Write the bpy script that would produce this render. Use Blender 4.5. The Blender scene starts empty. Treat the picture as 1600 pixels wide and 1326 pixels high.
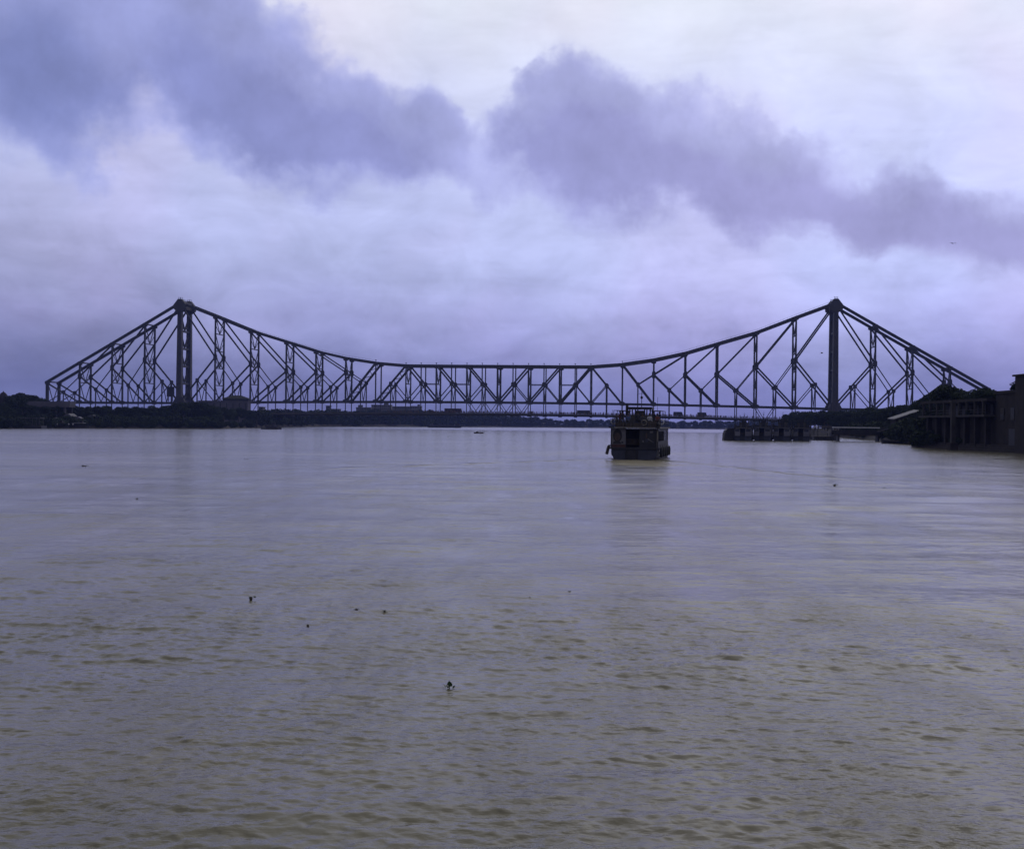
import bpy, math, random
import numpy as np
from mathutils import Vector, Matrix

rnd = random.Random(7)
scn = bpy.context.scene
COL = scn.collection

# ------------------------------------------------------------------ camera
F = 1887.1          # focal length in pixels of a 1600 pixel wide frame
HC = 3.8            # eye height above the water
ROLL = 0.011
Y0 = 662.7
cam_d = bpy.data.cameras.new('camera')
cam = bpy.data.objects.new('camera', cam_d)
COL.objects.link(cam)
cam_d.sensor_width = 36.0
cam_d.lens = 36.0 * F / 1600.0
cam_d.clip_start = 0.3
cam_d.clip_end = 12000
CR, SR = math.cos(ROLL), math.sin(ROLL)
cam.matrix_world = Matrix(((CR, -SR, 0, 0), (0, 0, -1, 0), (SR, CR, 0, HC), (0, 0, 0, 1)))
scn.camera = cam


def at(px, py, d):
    """world point seen at pixel px,py at depth d"""
    a = (px - 800) / F * d
    b = (Y0 - py) / F * d
    return Vector((a * CR - b * SR, d, HC + a * SR + b * CR))


def xat(px, d):
    return (px - 800) / F * d


def wdepth(px, py):
    return -HC * F / ((px - 800) * SR + (Y0 - py) * CR)


def on_water(px, py):
    p = at(px, py, wdepth(px, py))
    p.z = 0
    return p


# ------------------------------------------------------------------ render colour
scn.view_settings.view_transform = 'Standard'
scn.view_settings.look = 'None'
scn.view_settings.gamma = 1
scn.view_settings.use_curve_mapping = False
scn.view_settings.exposure = 0.0
scn.cycles.max_bounces = 6
scn.cycles.volume_bounces = 1
scn.cycles.diffuse_bounces = 3
scn.cycles.glossy_bounces = 3

# ------------------------------------------------------------------ sky (world)
SUN_EL, SUN_AZ = math.radians(55), math.radians(32)     # azimuth from +Y towards +X
world = bpy.data.worlds.new('World')
scn.world = world
world.use_nodes = True
nt = world.node_tree
nt.nodes.clear()


class NG:
    """small helper for building node trees"""
    def __init__(s, tree):
        s.t = tree

    def n(s, typ, **kw):
        nd = s.t.nodes.new(typ)
        for k, v in kw.items():
            setattr(nd, k, v)
        return nd

    def put(s, sock, v):
        if hasattr(v, 'is_output') or isinstance(v, bpy.types.NodeSocket):
            s.t.links.new(v, sock)
        else:
            sock.default_value = v

    def m(s, op, a, b=None, c=None, clamp=False):
        nd = s.n('ShaderNodeMath', operation=op)
        nd.use_clamp = clamp
        s.put(nd.inputs[0], a)
        if b is not None:
            s.put(nd.inputs[1], b)
        if c is not None:
            s.put(nd.inputs[2], c)
        return nd.outputs[0]

    def vm(s, op, a, b=None):
        nd = s.n('ShaderNodeVectorMath', operation=op)
        s.put(nd.inputs[0], a)
        if b is not None:
            s.put(nd.inputs[1], b)
        return nd.outputs[1] if op in ('LENGTH', 'DOT_PRODUCT', 'DISTANCE') else nd.outputs[0]

    def xyz(s, x, y, z):
        nd = s.n('ShaderNodeCombineXYZ')
        for i, v in enumerate((x, y, z)):
            s.put(nd.inputs[i], v)
        return nd.outputs[0]

    def sep(s, v):
        nd = s.n('ShaderNodeSeparateXYZ')
        s.put(nd.inputs[0], v)
        return nd.outputs

    def noise(s, vec, scale, detail=4, rough=0.5, dist=0.0):
        nd = s.n('ShaderNodeTexNoise')
        s.put(nd.inputs['Vector'], vec)
        nd.inputs['Scale'].default_value = scale
        nd.inputs['Detail'].default_value = detail
        nd.inputs['Roughness'].default_value = rough
        nd.inputs['Distortion'].default_value = dist
        return nd.outputs[0]

    def ramp(s, fac, stops, interp='LINEAR'):
        nd = s.n('ShaderNodeValToRGB')
        cr = nd.color_ramp
        cr.interpolation = interp
        while len(cr.elements) > 1:
            cr.elements.remove(cr.elements[-1])
        for i, (p, c) in enumerate(stops):
            e = cr.elements[0] if i == 0 else cr.elements.new(p)
            e.position = p
            e.color = (c[0], c[1], c[2], 1)
        s.put(nd.inputs[0], fac)
        return nd.outputs[0]

    def mix(s, fac, a, b, blend='MIX'):
        nd = s.n('ShaderNodeMix', data_type='RGBA', blend_type=blend)
        s.put(nd.inputs[0], fac)
        for k, v in ((6, a), (7, b)):
            if isinstance(v, (tuple, list)) and len(v) == 3:
                v = (*v, 1)
            s.put(nd.inputs[k], v)
        return nd.outputs[2]

    def sstep(s, x, lo, hi):
        nd = s.n('ShaderNodeMapRange', interpolation_type='SMOOTHSTEP')
        s.put(nd.inputs[0], x)
        nd.inputs[1].default_value = lo
        nd.inputs[2].default_value = hi
        nd.inputs[3].default_value = 0
        nd.inputs[4].default_value = 1
        return nd.outputs[0]

    def lerp(s, x, lo, hi, a, b):
        nd = s.n('ShaderNodeMapRange')
        s.put(nd.inputs[0], x)
        for i, v in enumerate((lo, hi, a, b)):
            nd.inputs[i + 1].default_value = v
        return nd.outputs[0]


g = NG(nt)
tc = g.n('ShaderNodeTexCoord')
D = tc.outputs['Generated']
dx, dy, dz = g.sep(D)
az = g.m('ARCTAN2', dx, dy)
el = g.m('ARCSINE', dz)
sinaz = g.m('SINE', az)
# domain warp for ragged cloud edges
fbm = g.noise(D, 9.0, 7, 0.56)
warp1 = g.noise(g.vm('ADD', D, (3.1, 1.7, 0.4)), 13.0, 5, 0.55)
warp2 = g.noise(g.vm('ADD', D, (7.7, 2.2, 5.4)), 13.0, 5, 0.55)
wx = g.m('MULTIPLY', g.m('SUBTRACT', warp1, 0.5), 0.15)
wy = g.m('MULTIPLY', g.m('SUBTRACT', warp2, 0.5), 0.085)
P = g.xyz(g.m('ADD', az, wx), g.m('ADD', el, wy), 0.0)


def skypt(px, py):
    a, b = (px - 800) / F, (Y0 - py) / F
    A = math.atan(a)
    return A, math.atan(b * math.cos(A))


# long banks of low dark cloud; centre, half length, half height, tilt, weight
BLOBS = [(40, 95, 250, 105, 0.0, 1.0), (300, 95, 190, 110, 0.35, 1.0), (430, 190, 170, 80, 0.15, 1.0),
         (560, 215, 130, 62, 0.0, 0.9), (680, 200, 80, 55, -0.1, 0.75), (740, 280, 120, 32, 0.25, 0.42), (748, 140, 46, 85, 0.12, -0.4), (735, 215, 70, 40, 0.3, 0.3), (90, 215, 60, 40, 0.8, 0.4),
         (230, 20, 240, 80, 0.0, 0.7), (200, 118, 85, 46, -0.4, -0.8), (390, 60, 60, 36, 0.3, -0.35),
         (872, 200, 95, 88, 0.2, 0.95), (1000, 222, 170, 86, 0.22, 1.0), (1180, 262, 180, 74, 0.28, 0.95),
         (1370, 318, 190, 58, 0.2, 0.9), (1590, 358, 200, 46, 0.08, 0.85), (1800, 380, 220, 80, 0.0, 0.9),
         (-250, 60, 230, 110, 0.1, 1.0), (880, 120, 90, 34, 0.15, 0.4)]
dens = None
for (px, py, rx, ry, rot, amp) in BLOBS:
    A, E_ = skypt(px, py)
    mp = g.n('ShaderNodeMapping', vector_type='TEXTURE')
    g.put(mp.inputs[0], P)
    mp.inputs[1].default_value = (A, E_, 0)
    mp.inputs[2].default_value = (0, 0, -rot)
    mp.inputs[3].default_value = (rx / F, ry / F, 1)
    ln = g.vm('LENGTH', mp.outputs[0])
    l2 = g.m('MULTIPLY', ln, ln)
    ga = g.m('POWER', 2.71828, g.m('MULTIPLY', l2, -1.0))
    dens = g.m('MULTIPLY', ga, amp) if dens is None else g.m('MULTIPLY_ADD', ga, amp, dens)
# the same kind of cloud all over the rest of the sky
pl = g.vm('SCALE', g.xyz(dx, dy, 0.0))
sc = g.n('ShaderNodeVectorMath', operation='SCALE')
g.put(sc.inputs[0], g.xyz(dx, dy, 0.0))
g.put(sc.inputs['Scale'], g.m('DIVIDE', 1.0, g.m('ADD', g.m('ABSOLUTE', dz), 0.22)))
gen = g.noise(sc.outputs[0], 1.5, 5, 0.55)
away = g.m('MAXIMUM', g.sstep(el, 0.36, 0.5), g.sstep(g.m('ABSOLUTE', az), 0.5, 0.7))
dens = g.m('ADD', dens, g.m('MULTIPLY', g.m('MULTIPLY', g.sstep(gen, 0.42, 0.66), away), 0.95))
dens = g.m('ADD', dens, g.m('MULTIPLY', g.m('SUBTRACT', fbm, 0.5), 1.25))
fine = g.noise(g.vm('ADD', D, (0.3, 5.2, 2.9)), 26.0, 6, 0.6)
dens = g.m('ADD', dens, g.m('MULTIPLY', g.m('SUBTRACT', fine, 0.5), 0.95))
# upper edges stay crisp, undersides melt into the grey
mask = g.m('ADD', g.m('MULTIPLY', g.sstep(dens, 0.24, 1.05), 0.72), g.m('MULTIPLY', g.sstep(dens, 0.36, 0.66), 0.28))
# high pale overcast, dimmer near the horizon
elu = g.m('ADD', el, g.m('MULTIPLY', g.m('SUBTRACT', warp2, 0.5), 0.05))
base = g.ramp(g.lerp(elu, 0.0, 0.45, 0.0, 1.0),
              [(0.0, (0.165, 0.182, 0.440)), (0.09, (0.240, 0.252, 0.530)), (0.185, (0.370, 0.378, 0.700)), (0.30, (0.480, 0.510, 0.840)),
               (0.40, (0.515, 0.545, 0.865)), (0.54, (0.585, 0.605, 0.880)), (0.66, (0.665, 0.680, 0.860)), (0.80, (0.74, 0.755, 0.86)), (1.0, (0.66, 0.67, 0.76))])
# sky dims away from the veiled sun; unseen part behind darkened to dim surfaces
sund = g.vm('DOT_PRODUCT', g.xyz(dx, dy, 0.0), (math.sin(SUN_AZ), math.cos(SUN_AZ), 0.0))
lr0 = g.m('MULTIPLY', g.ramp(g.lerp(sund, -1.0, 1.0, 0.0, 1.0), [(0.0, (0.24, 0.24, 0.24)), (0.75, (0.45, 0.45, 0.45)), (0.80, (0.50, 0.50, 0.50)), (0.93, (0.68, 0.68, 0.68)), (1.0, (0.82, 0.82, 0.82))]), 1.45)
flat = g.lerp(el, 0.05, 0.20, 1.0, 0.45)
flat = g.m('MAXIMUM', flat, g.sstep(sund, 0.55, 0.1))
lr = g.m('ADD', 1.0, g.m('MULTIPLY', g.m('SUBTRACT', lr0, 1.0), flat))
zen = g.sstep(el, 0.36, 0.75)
# thin layered veils low down
strat = g.noise(g.xyz(g.m('MULTIPLY', sinaz, 5.0), g.m('MULTIPLY', el, 26.0), g.m('MULTIPLY', dy, 1.5)), 1.25, 6, 0.58, 0.35)
lowm = g.lerp(el, 0.05, 0.36, 0.62, 0.22)
lay = g.m('ADD', 1.0, g.m('MULTIPLY', g.m('SUBTRACT', strat, 0.5), lowm))
# soft mottled heaps of stratocumulus right down to the horizon
mot = g.noise(g.xyz(g.m('MULTIPLY', sinaz, 10.0), g.m('MULTIPLY', el, 15.0), g.m('MULTIPLY', dy, 2.0)), 1.5, 6, 0.6, 0.5)
motm = g.lerp(el, 0.03, 0.34, 0.85, 0.25)
lay = g.m('ADD', lay, g.m('MULTIPLY', g.m('SUBTRACT', mot, 0.5), motm))
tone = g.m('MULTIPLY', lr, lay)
tint = g.mix(g.sstep(g.noise(D, 5.5, 3, 0.5), 0.4, 0.62), (0.975, 1.01, 1.005), (1.02, 0.99, 1.0))
basec = g.mix(1.0, g.mix(1.0, base, (1.18, 1.17, 1.16), 'MULTIPLY'), tint, 'MULTIPLY')
basec = g.mix(zen, basec, (0.30, 0.304, 0.320))  # unseen overhead sky greyed to dim the surfaces and water below
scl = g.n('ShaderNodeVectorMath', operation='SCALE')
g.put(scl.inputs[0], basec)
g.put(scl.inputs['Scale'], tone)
# self-shading painted into the cloud banks: darker cores low down, paler tops
CORES = [(30, 110, 170, 70, 0.0, 1.0), (330, 120, 90, 60, 0.5, 0.7), (420, 200, 150, 48, 0.2, 0.9), (540, 232, 120, 40, 0.1, 0.95),
         (885, 238, 100, 60, 0.2, 1.0), (1030, 268, 150, 56, 0.2, 0.95), (1210, 300, 150, 50, 0.2, 0.8), (1400, 338, 180, 44, 0.15, 0.8), (1590, 366, 150, 34, 0.05, 0.6)]
core = None
for (px, py, rx, ry, rot, amp) in CORES:
    A, E_ = skypt(px, py)
    mp = g.n('ShaderNodeMapping', vector_type='TEXTURE')
    g.put(mp.inputs[0], P)
    mp.inputs[1].default_value = (A, E_, 0)
    mp.inputs[2].default_value = (0, 0, -rot)
    mp.inputs[3].default_value = (rx / F, ry / F, 1)
    ln = g.vm('LENGTH', mp.outputs[0])
    ga = g.m('POWER', 2.71828, g.m('MULTIPLY', g.m('MULTIPLY', ln, ln), -1.0))
    core = g.m('MULTIPLY', ga, amp) if core is None else g.m('MULTIPLY_ADD', ga, amp, core)
core = g.m('ADD', core, g.m('MULTIPLY', g.sstep(gen, 0.5, 0.7), away))
core = g.sstep(g.m('ADD', core, g.m('MULTIPLY', g.m('SUBTRACT', fbm, 0.5), 0.9)), 0.05, 0.95)
lside = g.lerp(sinaz, -0.38, 0.22, 0.0, 1.0)
dark = g.mix(core, g.mix(lside, (0.300, 0.340, 0.700), (0.460, 0.470, 0.810)), g.mix(lside, (0.215, 0.258, 0.590), (0.380, 0.372, 0.705)))
puff = g.noise(g.vm('ADD', D, (1.3, 4.2, 0.9)), 16.0, 6, 0.6)
scd = g.n('ShaderNodeVectorMath', operation='SCALE')
g.put(scd.inputs[0], dark)
g.put(scd.inputs['Scale'], g.m('MULTIPLY', g.lerp(puff, 0.25, 0.75, 0.82, 1.18), g.lerp(dens, 0.45, 1.3, 1.10, 0.95)))
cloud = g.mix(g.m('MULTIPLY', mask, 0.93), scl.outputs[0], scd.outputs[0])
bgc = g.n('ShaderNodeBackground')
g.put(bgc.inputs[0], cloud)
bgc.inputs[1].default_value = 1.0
skyt = g.n('ShaderNodeTexSky', sky_type='NISHITA')
skyt.sun_disc = False
skyt.sun_elevation = SUN_EL
skyt.sun_rotation = SUN_AZ
bgs = g.n('ShaderNodeBackground')
g.put(bgs.inputs[0], skyt.outputs[0])
bgs.inputs[1].default_value = 0.05
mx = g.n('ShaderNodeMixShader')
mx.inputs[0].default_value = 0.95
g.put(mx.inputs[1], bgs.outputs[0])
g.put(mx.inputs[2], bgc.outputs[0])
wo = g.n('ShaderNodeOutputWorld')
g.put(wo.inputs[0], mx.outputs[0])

# the sun behind the overcast, ahead and to the right
sd = bpy.data.lights.new('sun', 'SUN')
sd.energy = 0.5
sd.angle = math.radians(75)
sd.color = (1.0, 0.96, 0.9)
sun = bpy.data.objects.new('sun', sd)
COL.objects.link(sun)
sdir = Vector((math.sin(SUN_AZ) * math.cos(SUN_EL), math.cos(SUN_AZ) * math.cos(SUN_EL), math.sin(SUN_EL)))
sun.rotation_euler = sdir.to_track_quat('Z', 'Y').to_euler()
sun.location = (0, 0, 60)


# ------------------------------------------------------------------ materials
def mat(name, c1, c2=None, scale=1.0, rough=0.7, bump=0.0, bscale=None, metal=0.0, rand=0.0, spec=0.3):
    m = bpy.data.materials.new(name)
    m.use_nodes = True
    t = m.node_tree
    q = NG(t)
    b = t.nodes['Principled BSDF']
    b.inputs['Roughness'].default_value = rough
    b.inputs['Metallic'].default_value = metal
    b.inputs['Specular IOR Level'].default_value = spec
    co = q.n('ShaderNodeTexCoord').outputs['Object']
    nz = q.noise(co, scale, 5, 0.6)
    if c2 is None:
        c2 = tuple(min(1, v * 1.5) for v in c1)
    col = q.mix(q.sstep(nz, 0.3, 0.7), c1, c2)
    if rand:
        oi = q.n('ShaderNodeObjectInfo')
        k = q.lerp(oi.outputs['Random'], 0, 1, 1 - rand, 1 + rand)
        s2 = q.n('ShaderNodeVectorMath', operation='SCALE')
        q.put(s2.inputs[0], col)
        q.put(s2.inputs['Scale'], k)
        col = s2.outputs[0]
    q.put(b.inputs['Base Color'], col)
    if bump:
        bn = q.n('ShaderNodeBump')
        bn.inputs['Strength'].default_value = bump
        bn.inputs['Distance'].default_value = 0.05
        q.put(bn.inputs['Height'], q.noise(co, bscale or scale * 4, 4, 0.6))
        q.put(b.inputs['Normal'], bn.outputs[0])
    return m


M = {}
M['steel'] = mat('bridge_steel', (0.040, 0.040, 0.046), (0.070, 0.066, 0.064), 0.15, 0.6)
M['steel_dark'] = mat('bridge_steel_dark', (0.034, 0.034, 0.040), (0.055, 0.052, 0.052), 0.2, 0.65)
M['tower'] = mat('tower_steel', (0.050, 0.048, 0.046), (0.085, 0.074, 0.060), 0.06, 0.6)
M['asphalt'] = mat('asphalt', (0.045, 0.045, 0.048), (0.07, 0.07, 0.07), 0.3, 0.85)
M['masonry'] = mat('masonry', (0.06, 0.056, 0.052), (0.10, 0.094, 0.085), 0.2, 0.9, 0.4)
M['leaf'] = mat('foliage', (0.018, 0.030, 0.012), (0.040, 0.052, 0.020), 0.25, 0.75, rand=0.3, spec=0.15)
M['leaf_b'] = mat('foliage_deep', (0.014, 0.025, 0.012), (0.030, 0.042, 0.018), 0.25, 0.75, rand=0.3, spec=0.15)
M['bark'] = mat('bark', (0.05, 0.04, 0.03), (0.09, 0.075, 0.055), 2, 0.9)
M['earth'] = mat('river_mud', (0.028, 0.024, 0.018), (0.05, 0.043, 0.032), 0.15, 0.9, 0.3)
M['grass'] = mat('bank_grass', (0.022, 0.024, 0.014), (0.042, 0.042, 0.026), 0.08, 0.9)
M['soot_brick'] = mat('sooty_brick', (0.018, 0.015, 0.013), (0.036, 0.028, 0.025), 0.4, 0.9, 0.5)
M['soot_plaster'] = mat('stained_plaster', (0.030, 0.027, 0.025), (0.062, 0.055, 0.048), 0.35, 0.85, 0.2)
M['city_a'] = mat('city_plaster', (0.12, 0.11, 0.105), (0.18, 0.165, 0.155), 0.1, 0.85, rand=0.25)
M['city_b'] = mat('city_concrete', (0.085, 0.085, 0.092), (0.14, 0.133, 0.133), 0.1, 0.85, rand=0.25)
M['city_roof'] = mat('city_roof', (0.13, 0.12, 0.12), (0.2, 0.18, 0.17), 0.1, 0.85)
M['white_roof'] = mat('white_sheet_roof', (0.42, 0.42, 0.43), (0.55, 0.55, 0.55), 0.2, 0.6)
M['glass'] = mat('dark_glass', (0.02, 0.022, 0.03), (0.03, 0.033, 0.04), 1, 0.12, spec=0.5)
M['tin'] = mat('tin_roof', (0.075, 0.074, 0.080), (0.125, 0.12, 0.125), 0.6, 0.55, 0.3)
M['concrete'] = mat('pale_concrete', (0.085, 0.08, 0.092), (0.13, 0.12, 0.132), 0.2, 0.85, 0.2)
M['hull'] = mat('hull_black', (0.018, 0.018, 0.022), (0.035, 0.033, 0.036), 0.8, 0.5)
M['hull_blue'] = mat('hull_blue_grey', (0.030, 0.034, 0.050), (0.048, 0.052, 0.072), 0.9, 0.5)
M['panel'] = mat('painted_panel', (0.12, 0.115, 0.135), (0.19, 0.18, 0.195), 0.9, 0.5, rand=0.12)
M['boat_dark'] = mat('boat_dark_paint', (0.016, 0.016, 0.020), (0.032, 0.030, 0.034), 0.8, 0.5)
M['boat_wood'] = mat('boat_timber', (0.05, 0.038, 0.028), (0.09, 0.07, 0.05), 1.5, 0.75)
M['cream'] = mat('cream_paint', (0.15, 0.135, 0.105), (0.22, 0.20, 0.155), 1.0, 0.55)
M['white'] = mat('white_paint', (0.50, 0.50, 0.50), (0.62, 0.62, 0.60), 1.0, 0.5)
M['beige'] = mat('beige_paint', (0.06, 0.054, 0.046), (0.105, 0.094, 0.08), 1.0, 0.6)
M['rubber'] = mat('rubber', (0.012, 0.012, 0.013), (0.025, 0.025, 0.025), 3, 0.85)
M['poster'] = mat('poster_paper', (0.11, 0.105, 0.115), (0.16, 0.152, 0.155), 1.2, 0.5)
M['ink_hair'] = mat('poster_ink_hair', (0.012, 0.011, 0.012), (0.022, 0.02, 0.02), 3, 0.5)
M['ink_face'] = mat('poster_ink_face', (0.05, 0.034, 0.028), (0.08, 0.052, 0.042), 2, 0.5)
M['ink_red'] = mat('poster_ink_red', (0.055, 0.022, 0.02), (0.08, 0.034, 0.03), 2, 0.5)
M['ink_dark'] = mat('poster_ink_dark', (0.02, 0.02, 0.024), (0.035, 0.033, 0.036), 1.5, 0.5)
M['skin'] = mat('skin', (0.12, 0.07, 0.045), (0.17, 0.10, 0.065), 5, 0.6)
M['hair'] = mat('hair', (0.01, 0.009, 0.009), (0.02, 0.018, 0.016), 8, 0.6)
M['bird'] = mat('bird_feather', (0.03, 0.026, 0.022), (0.06, 0.05, 0.04), 6, 0.8)
M['hyacinth'] = mat('hyacinth_leaf', (0.02, 0.045, 0.012), (0.04, 0.075, 0.02), 12, 0.45)
M['bus_red'] = mat('bus_red', (0.05, 0.022, 0.02), (0.08, 0.032, 0.028), 0.6, 0.5)
M['bus_blue'] = mat('bus_blue', (0.02, 0.026, 0.045), (0.03, 0.038, 0.065), 0.6, 0.5)
M['bus_grey'] = mat('truck_grey', (0.035, 0.035, 0.04), (0.055, 0.055, 0.056), 0.6, 0.6)
M['lamp'] = mat('lamp_glass', (0.35, 0.34, 0.3), (0.45, 0.44, 0.4), 3, 0.3)


def cloth_mat(name, shirt, pants):
    m = bpy.data.materials.new(name)
    m.use_nodes = True
    q = NG(m.node_tree)
    b = m.node_tree.nodes['Principled BSDF']
    b.inputs['Roughness'].default_value = 0.85
    co = q.n('ShaderNodeTexCoord').outputs['Object']
    z = q.sep(co)[2]
    c = q.mix(q.sstep(z, 0.86, 0.88), pants, shirt)
    c = q.mix(q.sstep(z, 1.42, 1.44), c, (0.13, 0.08, 0.055))
    q.put(b.inputs['Base Color'], c)
    return m


CLOTH = [cloth_mat('clothes_white', (0.45, 0.45, 0.45), (0.03, 0.03, 0.04)),
         cloth_mat('clothes_blue', (0.06, 0.09, 0.2), (0.04, 0.04, 0.045)),
         cloth_mat('clothes_rust', (0.2, 0.06, 0.04), (0.06, 0.05, 0.04)),
         cloth_mat('clothes_dark', (0.04, 0.04, 0.045), (0.025, 0.025, 0.03))]


# ------------------------------------------------------------------ mesh builder
class MB:
    def __init__(s):
        s.v = []
        s.f = []

    def add(s, vs, fs):
        o = len(s.v)
        s.v += [tuple(v) for v in vs]
        s.f += [tuple(i + o for i in f) for f in fs]
        return s

    def box(s, c, d, rz=0.0):
        cx, cy, cz = c
        hx, hy, hz = d[0] / 2, d[1] / 2, d[2] / 2
        co, si = math.cos(rz), math.sin(rz)
        vs = []
        for z in (-hz, hz):
            for x, y in ((-hx, -hy), (hx, -hy), (hx, hy), (-hx, hy)):
                vs.append((cx + x * co - y * si, cy + x * si + y * co, cz + z))
        return s.add(vs, [(0, 3, 2, 1), (4, 5, 6, 7), (0, 1, 5, 4), (1, 2, 6, 5), (2, 3, 7, 6), (3, 0, 4, 7)])

    def beam(s, p0, p1, w, h=None, up=(0, 0, 1)):
        h = h or w
        p0, p1 = Vector(p0), Vector(p1)
        d = (p1 - p0).normalized()
        u = Vector(up)
        if abs(d.dot(u)) > 0.98:
            u = Vector((0, 1, 0))
        sx = d.cross(u).normalized()
        sy = sx.cross(d).normalized()
        vs = []
        for p in (p0, p1):
            for a, b in ((-1, -1), (1, -1), (1, 1), (-1, 1)):
                vs.append(p + sx * a * w / 2 + sy * b * h / 2)
        return s.add(vs, [(0, 1, 2, 3), (7, 6, 5, 4), (0, 4, 5, 1), (1, 5, 6, 2), (2, 6, 7, 3), (3, 7, 4, 0)])

    def tube(s, p0, p1, r0, r1=None, n=8):
        r1 = r0 if r1 is None else r1
        p0, p1 = Vector(p0), Vector(p1)
        d = (p1 - p0).normalized()
        u = Vector((0, 0, 1)) if abs(d.z) < 0.95 else Vector((0, 1, 0))
        sx = d.cross(u).normalized()
        sy = sx.cross(d).normalized()
        vs = []
        for p, r in ((p0, r0), (p1, r1)):
            for k in range(n):
                a = 2 * math.pi * k / n
                vs.append(p + sx * math.cos(a) * r + sy * math.sin(a) * r)
        fs = [(k, (k + 1) % n, n + (k + 1) % n, n + k) for k in range(n)]
        fs += [tuple(range(n))[::-1], tuple(range(n, 2 * n))]
        return s.add(vs, fs)

    def lathe(s, prof, c=(0, 0, 0), n=10, axis='z'):
        vs = []
        for r, z in prof:
            for k in range(n):
                a = 2 * math.pi * k / n
                if axis == 'z':
                    vs.append((c[0] + r * math.cos(a), c[1] + r * math.sin(a), c[2] + z))
                else:
                    vs.append((c[0] + z, c[1] + r * math.cos(a), c[2] + r * math.sin(a)))
        fs = []
        for i in range(len(prof) - 1):
            for k in range(n):
                fs.append((i * n + k, i * n + (k + 1) % n, (i + 1) * n + (k + 1) % n, (i + 1) * n + k))
        return s.add(vs, fs)

    def torus(s, c, R, r, axis='x', n=14, m=7):
        vs = []
        for i in range(n):
            a = 2 * math.pi * i / n
            for j in range(m):
                b = 2 * math.pi * j / m
                q = R + r * math.cos(b)
                p = (r * math.sin(b), q * math.cos(a), q * math.sin(a))
                if axis == 'y':
                    p = (p[1], p[0], p[2])
                vs.append((c[0] + p[0], c[1] + p[1], c[2] + p[2]))
        fs = [(i * m + j, ((i + 1) % n) * m + j, ((i + 1) % n) * m + (j + 1) % m, i * m + (j + 1) % m)
              for i in range(n) for j in range(m)]
        return s.add(vs, fs)

    def prism(s, pts, y0, y1):
        """polygon in x,z extruded along y"""
        n = len(pts)
        vs = [(x, y0, z) for x, z in pts] + [(x, y1, z) for x, z in pts]
        fs = [tuple(range(n)), tuple(range(2 * n - 1, n - 1, -1))]
        fs += [(k, n + k, n + (k + 1) % n, (k + 1) % n) for k in range(n)]
        return s.add(vs, fs)

    def loft(s, rings, close=True):
        n = len(rings[0])
        vs = [p for r in rings for p in r]
        fs = []
        for i in range(len(rings) - 1):
            for k in range(n if close else n - 1):
                fs.append((i * n + k, i * n + (k + 1) % n, (i + 1) * n + (k + 1) % n, (i + 1) * n + k))
        fs += [tuple(range(n))[::-1], tuple((len(rings) - 1) * n + k for k in range(n))]
        return s.add(vs, fs)

    def mesh(s, name, m):
        me = bpy.data.meshes.new(name)
        me.from_pydata(s.v, [], s.f)
        me.update()
        if m is not None:
            me.materials.append(M[m] if isinstance(m, str) else m)
        return me

    def build(s, name, m, parent=None, smooth=False):
        me = s.mesh(name, m)
        if smooth:
            me.polygons.foreach_set('use_smooth', [True] * len(me.polygons))
        return link(name, me, parent)


def link(name, me, parent=None):
    o = bpy.data.objects.new(name, me)
    COL.objects.link(o)
    if parent is not None:
        o.parent = parent
    return o


def tag(o, label=None, cat=None, group=None, kind=None):
    for k, v in (('label', label), ('category', cat), ('group', group), ('kind', kind)):
        if v:
            o[k] = v
    return o


def thing(name, label, cat, loc=(0, 0, 0), rz=0.0, group=None):
    o = bpy.data.objects.new(name, None)
    COL.objects.link(o)
    o.location = loc
    o.rotation_euler = (0, 0, rz)
    return tag(o, label, cat, group)


def kids(o):
    return KID.get(o.name, ())


def copy_tree(o, parent=None, first=True):
    c = o.copy()
    COL.objects.link(c)
    if parent is not None:
        c.parent = parent
    for ch in list(o.children):
        copy_tree(ch, c, False)
    return c


# ------------------------------------------------------------------ water
def value_noise(x, y, seed):
    """smooth tiling-free 2-D value noise"""
    xi, yi = np.floor(x).astype(np.int64), np.floor(y).astype(np.int64)
    fx, fy = x - xi, y - yi
    fx, fy = fx * fx * (3 - 2 * fx), fy * fy * (3 - 2 * fy)

    def h(a, b):
        n = (a * 374761393 + b * 668265263 + seed * 1442695041) & 0x7fffffff
        n = ((n ^ (n >> 13)) * 1274126177) & 0x7fffffff
        return ((n ^ (n >> 16)) & 0xffff) / 65535.0
    return (h(xi, yi) * (1 - fx) + h(xi + 1, yi) * fx) * (1 - fy) + (h(xi, yi + 1) * (1 - fx) + h(xi + 1, yi + 1) * fx) * fy


FER = on_water(991, 717.5)             # stern of the ferry
FER_RZ = -0.212                        # its heading, turned to the right of +Y


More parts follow.
